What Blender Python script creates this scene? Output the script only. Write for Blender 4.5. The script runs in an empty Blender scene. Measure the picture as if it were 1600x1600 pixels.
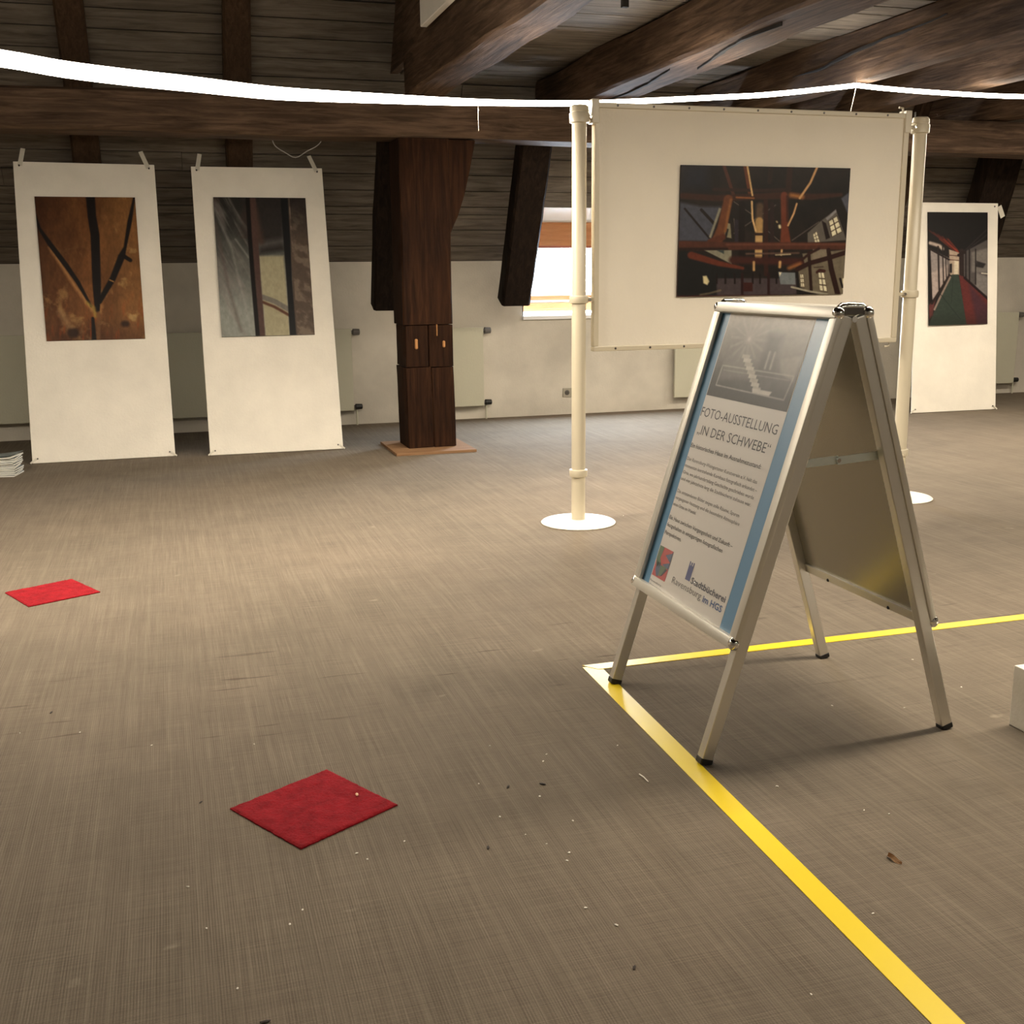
import bpy, bmesh, math, random
import numpy as np
from mathutils import Vector, Matrix, noise

C = bpy.context.scene.collection
scene = bpy.context.scene
R = math.radians
rnd = random.Random(7)

# ------------------------------------------------------------------ camera
cam_d = bpy.data.cameras.new('camera')
cam = bpy.data.objects.new('camera', cam_d); C.objects.link(cam)
cam_d.sensor_width = 36; cam_d.lens = 1737.0 / 1600 * 36; cam_d.clip_end = 200
_y, _p, _r = R(16.9), R(12.07), R(0.58)
fwd = Vector((math.sin(_y)*math.cos(_p), math.cos(_y)*math.cos(_p), -math.sin(_p)))
rt = Vector((math.cos(_y), -math.sin(_y), 0)); dn = fwd.cross(rt)
xr = math.cos(_r)*rt + math.sin(_r)*dn
yd = -math.sin(_r)*rt + math.cos(_r)*dn
cam.matrix_world = Matrix((( xr.x, -yd.x, -fwd.x, 0), (xr.y, -yd.y, -fwd.y, 0), (xr.z, -yd.z, -fwd.z, 1.30), (0, 0, 0, 1)))
scene.camera = cam

# ------------------------------------------------------------------ world, exposure
vs = scene.view_settings
vs.view_transform = 'Standard'; vs.look = 'None'; vs.gamma = 1; vs.use_curve_mapping = False
vs.exposure = 0.36
w = bpy.data.worlds.new('overcast'); scene.world = w; w.use_nodes = True
bg = w.node_tree.nodes['Background']
bg.inputs[0].default_value = (0.74, 0.86, 1.0, 1); bg.inputs[1].default_value = 95.0

# window portal (samples the daylight that enters through the real window opening)
def area(name, loc, sx, sy, power, color, direction, portal=False, spread=180):
    l = bpy.data.lights.new(name, 'AREA'); l.shape = 'RECTANGLE'; l.size = sx; l.size_y = sy
    l.energy = power; l.color = color; l.spread = R(spread)
    if portal: l.cycles.is_portal = True
    o = bpy.data.objects.new(name, l); C.objects.link(o); o.location = loc
    o.rotation_euler = Vector(direction).to_track_quat('-Z', 'Y').to_euler()
    return o
WARM = (1.0, 0.875, 0.70)
area('daylight_portal', (3.75, 10.12, 1.42), 1.3, 0.9, 1, (1, 1, 1), (0, -0.87, -0.5), portal=True)
# further runs of the same light rope, hung overhead outside the picture (behind and left of the camera)
area('overhead_rope_lamp', (4.0, 2.8, 2.50), 4.6, 0.03, 145, WARM, (0, 0, -1))
area('overhead_rope_lamp.001', (3.2, -0.6, 2.50), 5.0, 0.03, 36, WARM, (0, 0, -1))
# the light rope in view: its diodes face down, so its light is a chain of narrow downward strips along its real path
RP = [(-3.2, 5.0, 2.46), (-1.423, 4.9, 2.201), (-0.965, 4.85, 2.161), (-0.537, 4.85, 2.12), (-0.316, 4.9, 2.098), (-0.082, 4.95, 2.085), (0.167, 5.05, 2.084), (0.365, 5.12, 2.08), (0.575, 5.2, 2.081), (1.038, 5.4, 2.106), (1.547, 5.6, 2.134), (2.174, 5.9, 2.191), (2.631, 6.1, 2.246), (3.126, 6.3, 2.308), (3.634, 6.45, 2.366), (4.189, 6.62, 2.45),
      (4.421, 6.7, 2.487), (4.725, 6.7, 2.472), (5.23, 6.7, 2.461), (5.754, 6.7, 2.462), (6.577, 6.7, 2.486), (6.82, 6.7, 2.50), (8.6, 6.7, 2.46)]
ROPE_W = 25.0                     # watts per metre
for a_, b_ in zip(RP, RP[1:]):
    a_, b_ = Vector(a_), Vector(b_); d_ = b_-a_
    if d_.length < .25 and a_.x > 4: pass
    l_ = area('rope_diodes', (a_+b_)/2 - Vector((0, 0, .019 + .018*max(0, min(1, (1.9-(a_.x+b_.x)/2)/1.4)))), d_.length*.97, .018, ROPE_W*d_.length, WARM, (0, 0, -1))
    zax = Vector((0, 0, 1)); xax = Vector((d_.x, d_.y, 0)).normalized(); zax = d_.normalized().cross(Vector((-xax.y, xax.x, 0))).normalized()
    if zax.z < 0: zax = -zax
    xax = d_.normalized(); yax = zax.cross(xax)
    l_.rotation_euler = Matrix((xax, yax, zax)).transposed().to_euler()

# ------------------------------------------------------------------ materials
def mat(name, col=(.8, .8, .8), rough=.6, metal=0., spec=.5, coat=0., coatr=.1):
    m = bpy.data.materials.new(name); m.use_nodes = True
    b = m.node_tree.nodes['Principled BSDF']
    b.inputs['Base Color'].default_value = (*col, 1); b.inputs['Roughness'].default_value = rough
    b.inputs['Metallic'].default_value = metal; b.inputs['Specular IOR Level'].default_value = spec
    b.inputs['Coat Weight'].default_value = coat; b.inputs['Coat Roughness'].default_value = coatr
    return m
def nn(m, t, **kw):
    n = m.node_tree.nodes.new(t)
    for k, v in kw.items():
        if k in n.inputs: n.inputs[k].default_value = v
        else: setattr(n, k, v)
    return n
def lk(m, a, b): m.node_tree.links.new(a, b)
def ramp(m, fac, stops):
    r = nn(m, 'ShaderNodeValToRGB'); e = r.color_ramp.elements
    while len(e) < len(stops): e.new(0.5)
    for i, (p, c) in enumerate(stops):
        e[i].position = p; e[i].color = (*c, 1) if len(c) == 3 else c
    lk(m, fac, r.inputs[0]); return r.outputs[0]
def coords(m, scale, kind='Object', rot=(0, 0, 0)):
    tc = nn(m, 'ShaderNodeTexCoord'); mp = nn(m, 'ShaderNodeMapping')
    mp.inputs['Scale'].default_value = scale; mp.inputs['Rotation'].default_value = rot
    lk(m, tc.outputs[kind], mp.inputs[0]); return mp.outputs[0]
def noise_n(m, vec, scale, detail=4, rough=.55, dist=0):
    n = nn(m, 'ShaderNodeTexNoise'); n.inputs['Scale'].default_value = scale; n.inputs['Detail'].default_value = detail
    n.inputs['Roughness'].default_value = rough; n.inputs['Distortion'].default_value = dist
    lk(m, vec, n.inputs['Vector']); return n.outputs['Fac']
def mixc(m, fac, a, b, mode='MIX'):
    x = nn(m, 'ShaderNodeMix'); x.data_type = 'RGBA'; x.blend_type = mode
    for s, v in ((x.inputs[0], fac), (x.inputs[6], a), (x.inputs[7], b)):
        if isinstance(v, (int, float)): s.default_value = v
        elif isinstance(v, tuple): s.default_value = (*v, 1)
        else: lk(m, v, s)
    return x.outputs[2]
def math_n(m, op, a, b=0.):
    x = nn(m, 'ShaderNodeMath'); x.operation = op
    for s, v in zip(x.inputs, (a, b)):
        if isinstance(v, (int, float)): s.default_value = v
        else: lk(m, v, s)
    return x.outputs[0]
def bump(m, h, strength, dist=.01):
    b = nn(m, 'ShaderNodeBump'); b.inputs['Strength'].default_value = strength; b.inputs['Distance'].default_value = dist
    lk(m, h, b.inputs['Height']); lk(m, b.outputs[0], m.node_tree.nodes['Principled BSDF'].inputs['Normal'])
def base(m, c): lk(m, c, m.node_tree.nodes['Principled BSDF'].inputs['Base Color'])

def wood(name, axis, dark, mid, light, rough=.75):
    """grain stretched along the object axis (0, 1 or 2)"""
    m = mat(name, mid, rough, spec=.10)
    s = [9., 9., 9.]; s[axis] = .7
    v = coords(m, tuple(s))
    g = noise_n(m, v, 3.2, 8, .65, .6)
    s2 = [40., 40., 40.]; s2[axis] = 1.2
    f = noise_n(m, coords(m, tuple(s2)), 2.0, 4, .6)
    big = noise_n(m, coords(m, (1, 1, 1)), 1.6, 3, .5)
    c = ramp(m, g, [(.28, dark), (.5, mid), (.74, light)])
    c = mixc(m, math_n(m, 'MULTIPLY', f, .55), c, dark)
    c = mixc(m, ramp(m, big, [(.35, (0, 0, 0)), (.7, (.45, .45, .45))]), c, dark, 'MIX')
    base(m, c)
    bump(m, math_n(m, 'ADD', g, math_n(m, 'MULTIPLY', f, .5)), .5, .012)
    return m
D, Mi, L_ = (.030, .019, .012), (.125, .078, .050), (.26, .17, .11)
woodX = wood('old_oak_along_x', 0, D, Mi, L_)
woodY = wood('old_oak_along_y', 1, D, Mi, L_)
woodZ = wood('old_oak_along_z', 2, (.009, .004, .002), (.036, .014, .006), (.075, .031, .013))
woodZd = wood('blackened_oak', 2, (.006, .004, .003), (.022, .013, .008), (.045, .028, .018))
woodT = wood('tan_rafter_wood', 2, (.028, .017, .010), (.075, .043, .023), (.12, .072, .04))
plankM = wood('grey_brown_board', 0, (.062, .051, .039), (.19, .156, .122), (.30, .25, .195), .8)
orangeW = wood('orange_pine', 0, (.36, .15, .06), (.50, .22, .09), (.62, .30, .13), .45)
plyM = wood('plywood', 0, (.20, .11, .055), (.30, .17, .09), (.40, .25, .14), .7)
gouge = mat('split_wood', (.42, .20, .07), .7)

def wall_paint(name, col, amt=.12, sc=1.3):
    m = mat(name, col, .85, spec=.2)
    v = coords(m, (1, 1, 1))
    n1 = noise_n(m, v, sc, 5, .6); n2 = noise_n(m, v, 60, 3, .6)
    dk = tuple(c * (1 - amt*2.2) for c in col)
    base(m, ramp(m, n1, [(.3, dk), (.62, col), (1, tuple(min(1, c*1.05) for c in col))]))
    bump(m, math_n(m, 'ADD', n2, math_n(m, 'MULTIPLY', n1, 2)), .25, .01)
    return m
wallM = wall_paint('off_white_plaster', (.66, .61, .52))
revealM = mat('white_reveal', (.85, .85, .83), .6)
darkM = mat('dark_backing', (.012, .009, .007), .9)
radM = wall_paint('cream_radiator_enamel', (.56, .54, .42), .03)
radM.node_tree.nodes['Principled BSDF'].inputs['Roughness'].default_value = .45
blackP = mat('black_plastic', (.012, .011, .01), .45)
greyP = mat('grey_plastic', (.12, .11, .10), .4)
panelM = wall_paint('white_card_panel', (.88, .83, .73), .05, 2.2)
panelM.node_tree.nodes['Principled BSDF'].inputs['Roughness'].default_value = .6
paintM = mat('cream_lacquer', (.64, .575, .44), .28, spec=.5)
plateM = mat('pale_cream_plate', (.93, .89, .78), .35)
boardM = wall_paint('cream_pinboard', (.88, .82, .71), .04, 1.0)
tapeW = mat('masking_tape', (.70, .66, .56), .7)
whiteM = wall_paint('white_plinth_paint', (.80, .76, .68), .03, 4)
chromeM = mat('chrome', (.86, .85, .82), .09, 1.0)
rubberM = mat('black_rubber', (.01, .01, .01), .6)
steelM = mat('screw_steel', (.10, .09, .08), .4, .6)

alu = mat('brushed_aluminium', (.74, .72, .67), .36, .92)
_v = coords(alu, (40, 40, 2.5)); _g = noise_n(alu, _v, 6, 4, .6)
_m = nn(alu, 'ShaderNodeMapRange'); lk(alu, _g, _m.inputs[0]); _m.inputs[3].default_value = .28; _m.inputs[4].default_value = .46
lk(alu, _m.outputs[0], alu.node_tree.nodes['Principled BSDF'].inputs['Roughness'])
bump(alu, _g, .06, .002)
aluS = mat('satin_aluminium', (.66, .63, .56), .46, .55)
galv = mat('grey_galvanised_sheet', (.34, .325, .27), .27, .85)
bump(galv, noise_n(galv, coords(galv, (1, 1, 1)), 3, 2, .5), .03, .01)
strutM = mat('pale_zinc', (.70, .76, .72), .35, .6)

# carpet: tight rib weave, threads running along Y, cross weave along X, scuffs and stains
carpet = mat('brown_grey_rib_carpet', (.19, .155, .115), .95, spec=.12)
cw = coords(carpet, (1, 1, 1))
th1 = noise_n(carpet, coords(carpet, (260, 3.2, 1)), 1, 3, .7)
th2 = noise_n(carpet, coords(carpet, (5, 300, 1)), 1, 3, .7)
th3 = noise_n(carpet, coords(carpet, (55, 1.0, 1)), 1, 3, .6)
big = noise_n(carpet, cw, .55, 4, .6); med = noise_n(carpet, cw, 4.0, 5, .65)
c = ramp(carpet, th1, [(.25, (.135, .111, .086)), (.55, (.198, .164, .130)), (.80, (.30, .255, .205))])
c = mixc(carpet, .38, c, ramp(carpet, th2, [(.3, (.10, .08, .058)), (.7, (.27, .225, .168))]))
c = mixc(carpet, math_n(carpet, 'MULTIPLY', math_n(carpet, 'SUBTRACT', th3, .45), 1.1), c, (.30, .26, .20))
c = mixc(carpet, 1.0, c, ramp(carpet, big, [(.3, (.86, .86, .84)), (.7, (1.08, 1.05, 1.02))]), 'MULTIPLY')
c = mixc(carpet, .6, c, ramp(carpet, med, [(.25, (.80, .80, .80)), (.6, (1.04, 1.04, 1.04))]), 'MULTIPLY')
wv = nn(carpet, 'ShaderNodeTexWave'); wv.inputs['Scale'].default_value = 70; wv.bands_direction = 'Y'; lk(carpet, cw, wv.inputs['Vector'])
wv2 = nn(carpet, 'ShaderNodeTexWave'); wv2.inputs['Scale'].default_value = 55; wv2.bands_direction = 'X'; lk(carpet, cw, wv2.inputs['Vector'])
weave = math_n(carpet, 'MULTIPLY', wv.outputs['Fac'], wv2.outputs['Fac'])
c = mixc(carpet, .5, c, ramp(carpet, weave, [(0, (.78, .78, .78)), (.6, (1.12, 1.12, 1.12))]), 'MULTIPLY')
# short dark scuffs along X gathered in a band of wear, and pale rubbed spots
scf = noise_n(carpet, coords(carpet, (3.2, 34, 1)), 1, 2, .5)
sep = nn(carpet, 'ShaderNodeSeparateXYZ'); lk(carpet, cw, sep.inputs[0])
band = nn(carpet, 'ShaderNodeMapRange'); band.interpolation_type = 'SMOOTHSTEP'
lk(carpet, math_n(carpet, 'ABSOLUTE', math_n(carpet, 'SUBTRACT', sep.outputs[1], 3.45)), band.inputs[0])
band.inputs[1].default_value = .15; band.inputs[2].default_value = .75; band.inputs[3].default_value = 1; band.inputs[4].default_value = 0
smask = math_n(carpet, 'MULTIPLY', ramp(carpet, scf, [(.66, (0, 0, 0)), (.72, (1, 1, 1))]), band.outputs[0])
c = mixc(carpet, math_n(carpet, 'MULTIPLY', smask, .55), c, (.05, .038, .026))
spot = noise_n(carpet, coords(carpet, (9, 15, 1)), 1, 3, .5)
c = mixc(carpet, math_n(carpet, 'MULTIPLY', ramp(carpet, spot, [(.70, (0, 0, 0)), (.80, (1, 1, 1))]), .35), c, (.42, .37, .29))
base(carpet, c)
bump(carpet, math_n(carpet, 'ADD', th1, math_n(carpet, 'MULTIPLY', weave, .8)), .45, .003)

redM = mat('red_pile', (.42, .012, .018), .95, spec=.1)
rn = noise_n(redM, coords(redM, (1, 1, 1)), 160, 4, .7); rn2 = noise_n(redM, coords(redM, (1, 1, 1)), 22, 4, .6)
base(redM, mixc(redM, .6, ramp(redM, rn, [(.3, (.15, .003, .006)), (.7, (.40, .013, .022))]),
                ramp(redM, rn2, [(.35, (.18, .004, .008)), (.65, (.34, .010, .017))])))
redM.node_tree.nodes['Principled BSDF'].inputs['Sheen Weight'].default_value = .04
bump(redM, rn, .8, .004)

yel = mat('yellow_vinyl_tape', (.86, .64, .02), .33, spec=.5)
bump(yel, noise_n(yel, coords(yel, (1, 1, 1)), 14, 3, .5), .12, .004)

glassM = bpy.data.materials.new('window_glass'); glassM.use_nodes = True
nt = glassM.node_tree; nt.nodes.clear()
o_ = nt.nodes.new('ShaderNodeOutputMaterial'); mx = nt.nodes.new('ShaderNodeMixShader')
tr = nt.nodes.new('ShaderNodeBsdfTransparent'); gl = nt.nodes.new('ShaderNodeBsdfGlossy'); gl.inputs['Roughness'].default_value = .02
mx.inputs[0].default_value = .07; nt.links.new(tr.outputs[0], mx.inputs[1]); nt.links.new(gl.outputs[0], mx.inputs[2]); nt.links.new(mx.outputs[0], o_.inputs[0])

def emit(name, col, s):
    m = bpy.data.materials.new(name); m.use_nodes = True; nt = m.node_tree; nt.nodes.clear()
    o = nt.nodes.new('ShaderNodeOutputMaterial'); e = nt.nodes.new('ShaderNodeEmission')
    e.inputs[0].default_value = (*col, 1); e.inputs[1].default_value = s; nt.links.new(e.outputs[0], o.inputs[0]); return m
ledM = emit('glowing_light_rope', (1.0, .90, .76), 24.0)

# ------------------------------------------------------------------ mesh helpers
def link(name, bm, m, parent=None, smooth=False):
    me = bpy.data.meshes.new(name); bmesh.ops.recalc_face_normals(bm, faces=bm.faces)
    bm.to_mesh(me); bm.free(); me.materials.append(m)
    if smooth:
        for p in me.polygons: p.use_smooth = True
        try: me.set_sharp_from_angle(angle=R(40))
        except Exception: pass
    o = bpy.data.objects.new(name, me); C.objects.link(o); o.parent = parent; return o
def thing(name, label, cat, loc=(0, 0, 0), group=None):
    o = bpy.data.objects.new(name, None); C.objects.link(o); o.location = loc
    o.empty_display_size = .1
    tag(o, label, cat, group); return o
def tag(o, label, cat, group=None):
    o['label'] = label; o['category'] = cat
    if group: o['group'] = group
    return o
def structure(o): o['kind'] = 'structure'; return o
def rel(parent, p): return Vector(p) - parent.location if parent else Vector(p)

def hexa(bm, pts):
    """8 points: bottom 4 then top 4"""
    v = [bm.verts.new(p) for p in pts]
    for f in ((0, 3, 2, 1), (4, 5, 6, 7), (0, 1, 5, 4), (1, 2, 6, 5), (2, 3, 7, 6), (3, 0, 4, 7)): bm.faces.new([v[i] for i in f])
    return v
def box(bm, x0, x1, y0, y1, z0, z1):
    return hexa(bm, [(x0, y0, z0), (x1, y0, z0), (x1, y1, z0), (x0, y1, z0), (x0, y0, z1), (x1, y0, z1), (x1, y1, z1), (x0, y1, z1)])
def bevel(bm, w, seg=2):
    bmesh.ops.bevel(bm, geom=list(bm.edges), offset=w, segments=seg, affect='EDGES', profile=.6, clamp_overlap=True)
def bbox(x0, x1, y0, y1, z0, z1, b=.003, seg=2):
    bm = bmesh.new(); box(bm, x0, x1, y0, y1, z0, z1)
    if b: bevel(bm, b, seg)
    return bm
def tube(bm, pts, r, n=12, caps=True):
    pts = [Vector(p) for p in pts]; rings = []
    ref = Vector((0, 0, 1))
    for i, p in enumerate(pts):
        t = (pts[min(i+1, len(pts)-1)] - pts[max(i-1, 0)]).normalized()
        a = ref if abs(t.dot(ref)) < .9 else Vector((1, 0, 0))
        u = t.cross(a).normalized(); v = t.cross(u).normalized()
        rr = r[i] if isinstance(r, (list, tuple)) else r
        rings.append([bm.verts.new(p + rr*(math.cos(2*math.pi*k/n)*u + math.sin(2*math.pi*k/n)*v)) for k in range(n)])
    for a, b in zip(rings, rings[1:]):
        for k in range(n): bm.faces.new((a[k], a[(k+1) % n], b[(k+1) % n], b[k]))
    if caps: bm.faces.new(rings[0]); bm.faces.new(rings[-1][::-1])
def lathe(bm, prof, c=(0, 0, 0), n=32):
    rings = []
    for r, z in prof:
        rings.append([bm.verts.new((c[0]+r*math.cos(2*math.pi*k/n), c[1]+r*math.sin(2*math.pi*k/n), c[2]+z)) for k in range(n)])
    for a, b in zip(rings, rings[1:]):
        for k in range(n): bm.faces.new((a[k], a[(k+1) % n], b[(k+1) % n], b[k]))
    bm.faces.new(rings[0][::-1]); bm.faces.new(rings[-1])
def bar(bm, p0, p1, w, h, side=Vector((0, 1, 0))):
    """rectangular bar from p0 to p1; w across `side`, h across the remaining axis"""
    p0, p1 = Vector(p0), Vector(p1); t = (p1-p0).normalized()
    s = (side - side.dot(t)*t).normalized(); u = t.cross(s).normalized()
    q = [(-1, -1), (1, -1), (1, 1), (-1, 1)]
    hexa(bm, [p0 + a*s*w/2 + b*u*h/2 for a, b in q] + [p1 + a*s*w/2 + b*u*h/2 for a, b in q])
def timber(name, p0, p1, w, h, side, m, parent=None, seg=14, jit=.012, seed=0, taper=(1, 1), ch=.018):
    """hand-hewn timber: lofted chamfered section whose sides wander a little. w along `side`, h along the other axis.
    Built about its own centre so that the grain runs along its local axes."""
    p0, p1 = Vector(p0), Vector(p1); t = (p1-p0).normalized(); side = Vector(side)
    s = (side - side.dot(t)*t).normalized(); u = t.cross(s).normalized()
    mid = (p0+p1)/2; bm = bmesh.new(); rings = []
    for i in range(seg+1):
        f = i/seg; p = p0.lerp(p1, f) - mid; k = taper[0]*(1-f) + taper[1]*f
        hw, hh = w/2*k, h/2*k; ring = []
        sec = [(-hw, -hh+ch), (-hw+ch, -hh), (0, -hh), (hw-ch, -hh), (hw, -hh+ch), (hw, 0), (hw, hh-ch), (hw-ch, hh), (0, hh), (-hw+ch, hh), (-hw, hh-ch), (-hw, 0)]
        L = (p1-p0).length*f
        for j, (a, b) in enumerate(sec):
            n1 = noise.noise(Vector((L*1.3+seed*7.1, (a > 0)*3.3 + seed, .5)))
            n2 = noise.noise(Vector((L*1.3+seed*3.7, (b > 0)*5.1 + seed, 2.5)))
            n3 = noise.noise(Vector((L*7, j*1.7, seed))) * .35
            da = jit*(n1+n3)*(1 if a > 0 else -1 if a < 0 else 0); db = jit*(n2+n3)*(1 if b > 0 else -1 if b < 0 else 0)
            ring.append(bm.verts.new(p + (a+da)*s + (b+db)*u))
        rings.append(ring)
    n = 12
    for a, b in zip(rings, rings[1:]):
        for k in range(n): bm.faces.new((a[k], a[(k+1) % n], b[(k+1) % n], b[k]))
    bm.faces.new(rings[0]); bm.faces.new(rings[-1][::-1])
    o = link(name, bm, m, parent, True); o.location = mid - (parent.location if parent else Vector()); return o

# ------------------------------------------------------------------ the room shell
X0, X1, YB, YW = -5.0, 11.0, -3.5, 9.88
bm = bmesh.new(); box(bm, X0, X1, YB, YW+.3, -.12, 0)
structure(link('floor', bm, carpet))
ZK = 1.42                                    # knee wall height
TS = math.tan(R(60))
WX0, WX1, WZ0, WZ1 = 3.13, 4.36, .925, 1.87     # window opening
def ys(z): return YW - (z-ZK)/TS             # inner face of the sloped roof at height z
bm = bmesh.new()
for a in ((X0, WX0, 0, ZK), (WX1, X1, 0, ZK), (WX0, WX1, 0, WZ0)):
    box(bm, a[0], a[1], YW, YW+.16, a[2], a[3])
structure(link('wall_back', bm, wallM))
for nm, a in (('wall_left', (X0-.2, X0, YB-.2, YW+.3, -.12, 5.2)), ('wall_right', (X1, X1+.2, YB-.2, YW+.3, -.12, 5.2)), ('wall_front', (X0, X1, YB-.2, YB, -.12, 5.2))):
    bm = bmesh.new(); box(bm, *a); structure(link(nm, bm, wallM))
# sloped roof lining: boards laid along X, each its own piece, on a dark backing
ZT = 5.0
slope = bpy.data.objects.new('wall_sloped', None); C.objects.link(slope); structure(slope)
bm = bmesh.new()
def slab(bm, x0, x1, z0, z1, d0, d1):
    """slab of the sloped roof between heights, d = depth behind its inner face"""
    nrm = Vector((0, TS, 1)).normalized()
    q = []
    for z in (z0, z1):
        for x, d in ((x0, d0), (x1, d0), (x1, d1), (x0, d1)):
            q.append(Vector((x, ys(z), z)) + nrm*d)
    hexa(bm, q)
slab(bm, X0, WX0-.01, ZK-.05, ZT, .03, .2); slab(bm, WX1+.01, X1, ZK-.05, ZT, .03, .2); slab(bm, WX0-.01, WX1+.01, WZ1+.005, ZT, .03, .2)
structure(link('roof_backing', bm, darkM, slope))
pw = .132; z = ZK; k = 0
while z < 4.6:
    z2 = z + pw*(.94 + .12*rnd.random())
    xr_ = X1 if z < 2.9 else 1.95
    segs = [(X0, xr_)]
    if z2 > WZ0 and z < WZ1 and z2 < WZ1+.2:
        segs = [(X0, WX0-.012), (WX1+.012, xr_)]
        if z2 > WZ1: z2 = WZ1
    for s0, s1 in segs:
        # break long courses into boards
        cuts = [s0] + sorted(rnd.uniform(s0+1, s1-1) for _ in range(2 if s1-s0 > 7 else 0)) + [s1]
        for c0, c1 in zip(cuts, cuts[1:]):
            if c1-c0 < .3: continue
            bm = bmesh.new(); d = rnd.uniform(-.004, .008)
            slab(bm, c0+.002, c1-.002, z+.004, z2-.004, d, .035)
            link('plank', bm, plankM, slope)
    z = z2; k += 1
# flat boarded ceiling on top of the tie beams, to the right of the first beam
ceil = bpy.data.objects.new('ceiling', None); C.objects.link(ceil); structure(ceil)
bm = bmesh.new(); box(bm, 1.86, X1, YB, 9.3, 2.87, 3.0); box(bm, X0, 2.0, YB, 8.3, 4.55, 4.7)
structure(link('ceiling_backing', bm, darkM, ceil))
bm = bmesh.new(); box(bm, 1.80, 1.86, YB, 9.28, 2.84, 4.7); structure(link('wall_upper', bm, woodY))
y = 9.15
while y > -1.6:
    y2 = y - rnd.uniform(.19, .25)
    bm = bmesh.new(); dz = rnd.uniform(-.004, .008)
    box(bm, 1.88, X1, y2+.005, y-.005, 2.835+dz, 2.872)
    link('plank', bm, plankM, ceil); y = y2

# window in the sloped roof
win = bpy.data.objects.new('window_1', None); C.objects.link(win); structure(win)
def strip(x0, x1, ya, za, yb, zb, th, bm=None):
    """sheet between two horizontal lines (ya,za)-(yb,zb), thickness th behind"""
    bm = bm or bmesh.new(); d = Vector((0, yb-ya, zb-za)).normalized(); n = Vector((0, -d.z, d.y))
    if n.y < 0: n = -n
    hexa(bm, [Vector((x0, ya, za)), Vector((x1, ya, za)), Vector((x1, ya, za))+n*th, Vector((x0, ya, za))+n*th,
              Vector((x0, yb, zb)), Vector((x1, yb, zb)), Vector((x1, yb, zb))+n*th, Vector((x0, yb, zb))+n*th])
    return bm
ox = .02
link('reveal_board', strip(WX0, WX1, ys(WZ1)+.0, WZ1, 9.80, 1.755, .02), revealM, win)     # head lining
link('window_sill', bbox(WX0-.012, WX1+.012, YW-.03, 10.28, WZ0-.035, WZ0, .004), revealM, win)
def side_reveal(xa, xb):
    bm = bmesh.new()
    a = [(9.62, WZ1), (9.80, 1.755), (10.22, WZ0), (YW, WZ0), (YW, ZK)]
    v0 = [bm.verts.new((xa, y, z)) for y, z in a]; v1 = [bm.verts.new((xb, y, z)) for y, z in a]
    bm.faces.new(v0); bm.faces.new(v1[::-1])
    for i in range(5): j = (i+1) % 5; bm.faces.new((v0[i], v0[j], v1[j], v1[i]))
    return bm
link('reveal_board', side_reveal(WX0-.012, WX0), revealM, win); link('reveal_board', side_reveal(WX1, WX1+.012), revealM, win)
# frame plane: from (9.80,1.755) down to (10.22,.93)
fa, fb = Vector((0, 9.80, 1.755)), Vector((0, 10.22, .93)); fd = (fb-fa)
def fp(t): return fa + fd*t
def rail(x0, x1, t0, t1, th, m, nm, off=0):
    n = Vector((0, fd.z, -fd.y)).normalized()
    if n.y > 0: n = -n
    a, b = fp(t0)+n*off, fp(t1)+n*off
    return link(nm, strip(x0, x1, a.y, a.z, b.y, b.z, th), m, win)
rail(WX0, WX1, 0, .235, .05, orangeW, 'window_frame', .02)
rail(WX0, WX1, .235, .262, .04, mat('red_brown_gasket', (.30, .09, .05), .5), 'gasket', .02)
rail(WX0, WX1, .785, .835, .05, orangeW, 'sash_rail', .015)
rail(WX0, WX1, .865, .965, .05, orangeW, 'window_frame', .02)
rail(WX0, WX1, .840, .862, .03, revealM, 'rail_cover', .012)
for xa, xb in ((WX0, WX0+.06), (WX1-.06, WX1)): rail(xa, xb, .2, .87, .05, orangeW, 'window_frame', .018)
rail(WX0+.06, WX1-.06, .262, .785, .006, glassM, 'pane', 0)

# ------------------------------------------------------------------ roof timbers
def beam(label, *a, **k): return tag(timber(*a, **k), label, 'beam')
tag(timber('purlin', (X0, 8.36, 2.39), (X1, 8.36, 2.39), .34, .26, (0, 1, 0), woodX, seg=60, jit=.016, seed=3),
    'long dark wooden purlin running across the room on top of the post', 'beam')
for i, (xa, xb, top, lab) in enumerate(((1.725, 1.995, 3.25, 'massive dark tie beam left of the display stand, above the wooden post'),
                                   (2.99, 3.335, 2.835, 'dark tie beam with long cracks, starting above the left end of the display board'),
                                   (4.415, 4.585, 2.835, 'narrow dark tie beam that the light rope hangs from at its peak'),
                                   (5.36, 5.60, 2.835, 'dark tie beam at the upper right, right of the rope peak'),
                                   (6.70, 6.95, 2.835, 'dark tie beam farthest right, at the picture edge'))):
    y1 = 8.20 if i == 0 else 9.1
    tag(timber('tie_beam', ((xa+xb)/2, YB, (2.525+top)/2), ((xa+xb)/2, y1, (2.525+top)/2), xb-xa, top-2.525, (1, 0, 0), woodY, seg=50, jit=.02, seed=11+i),
        lab, 'beam')
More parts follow.
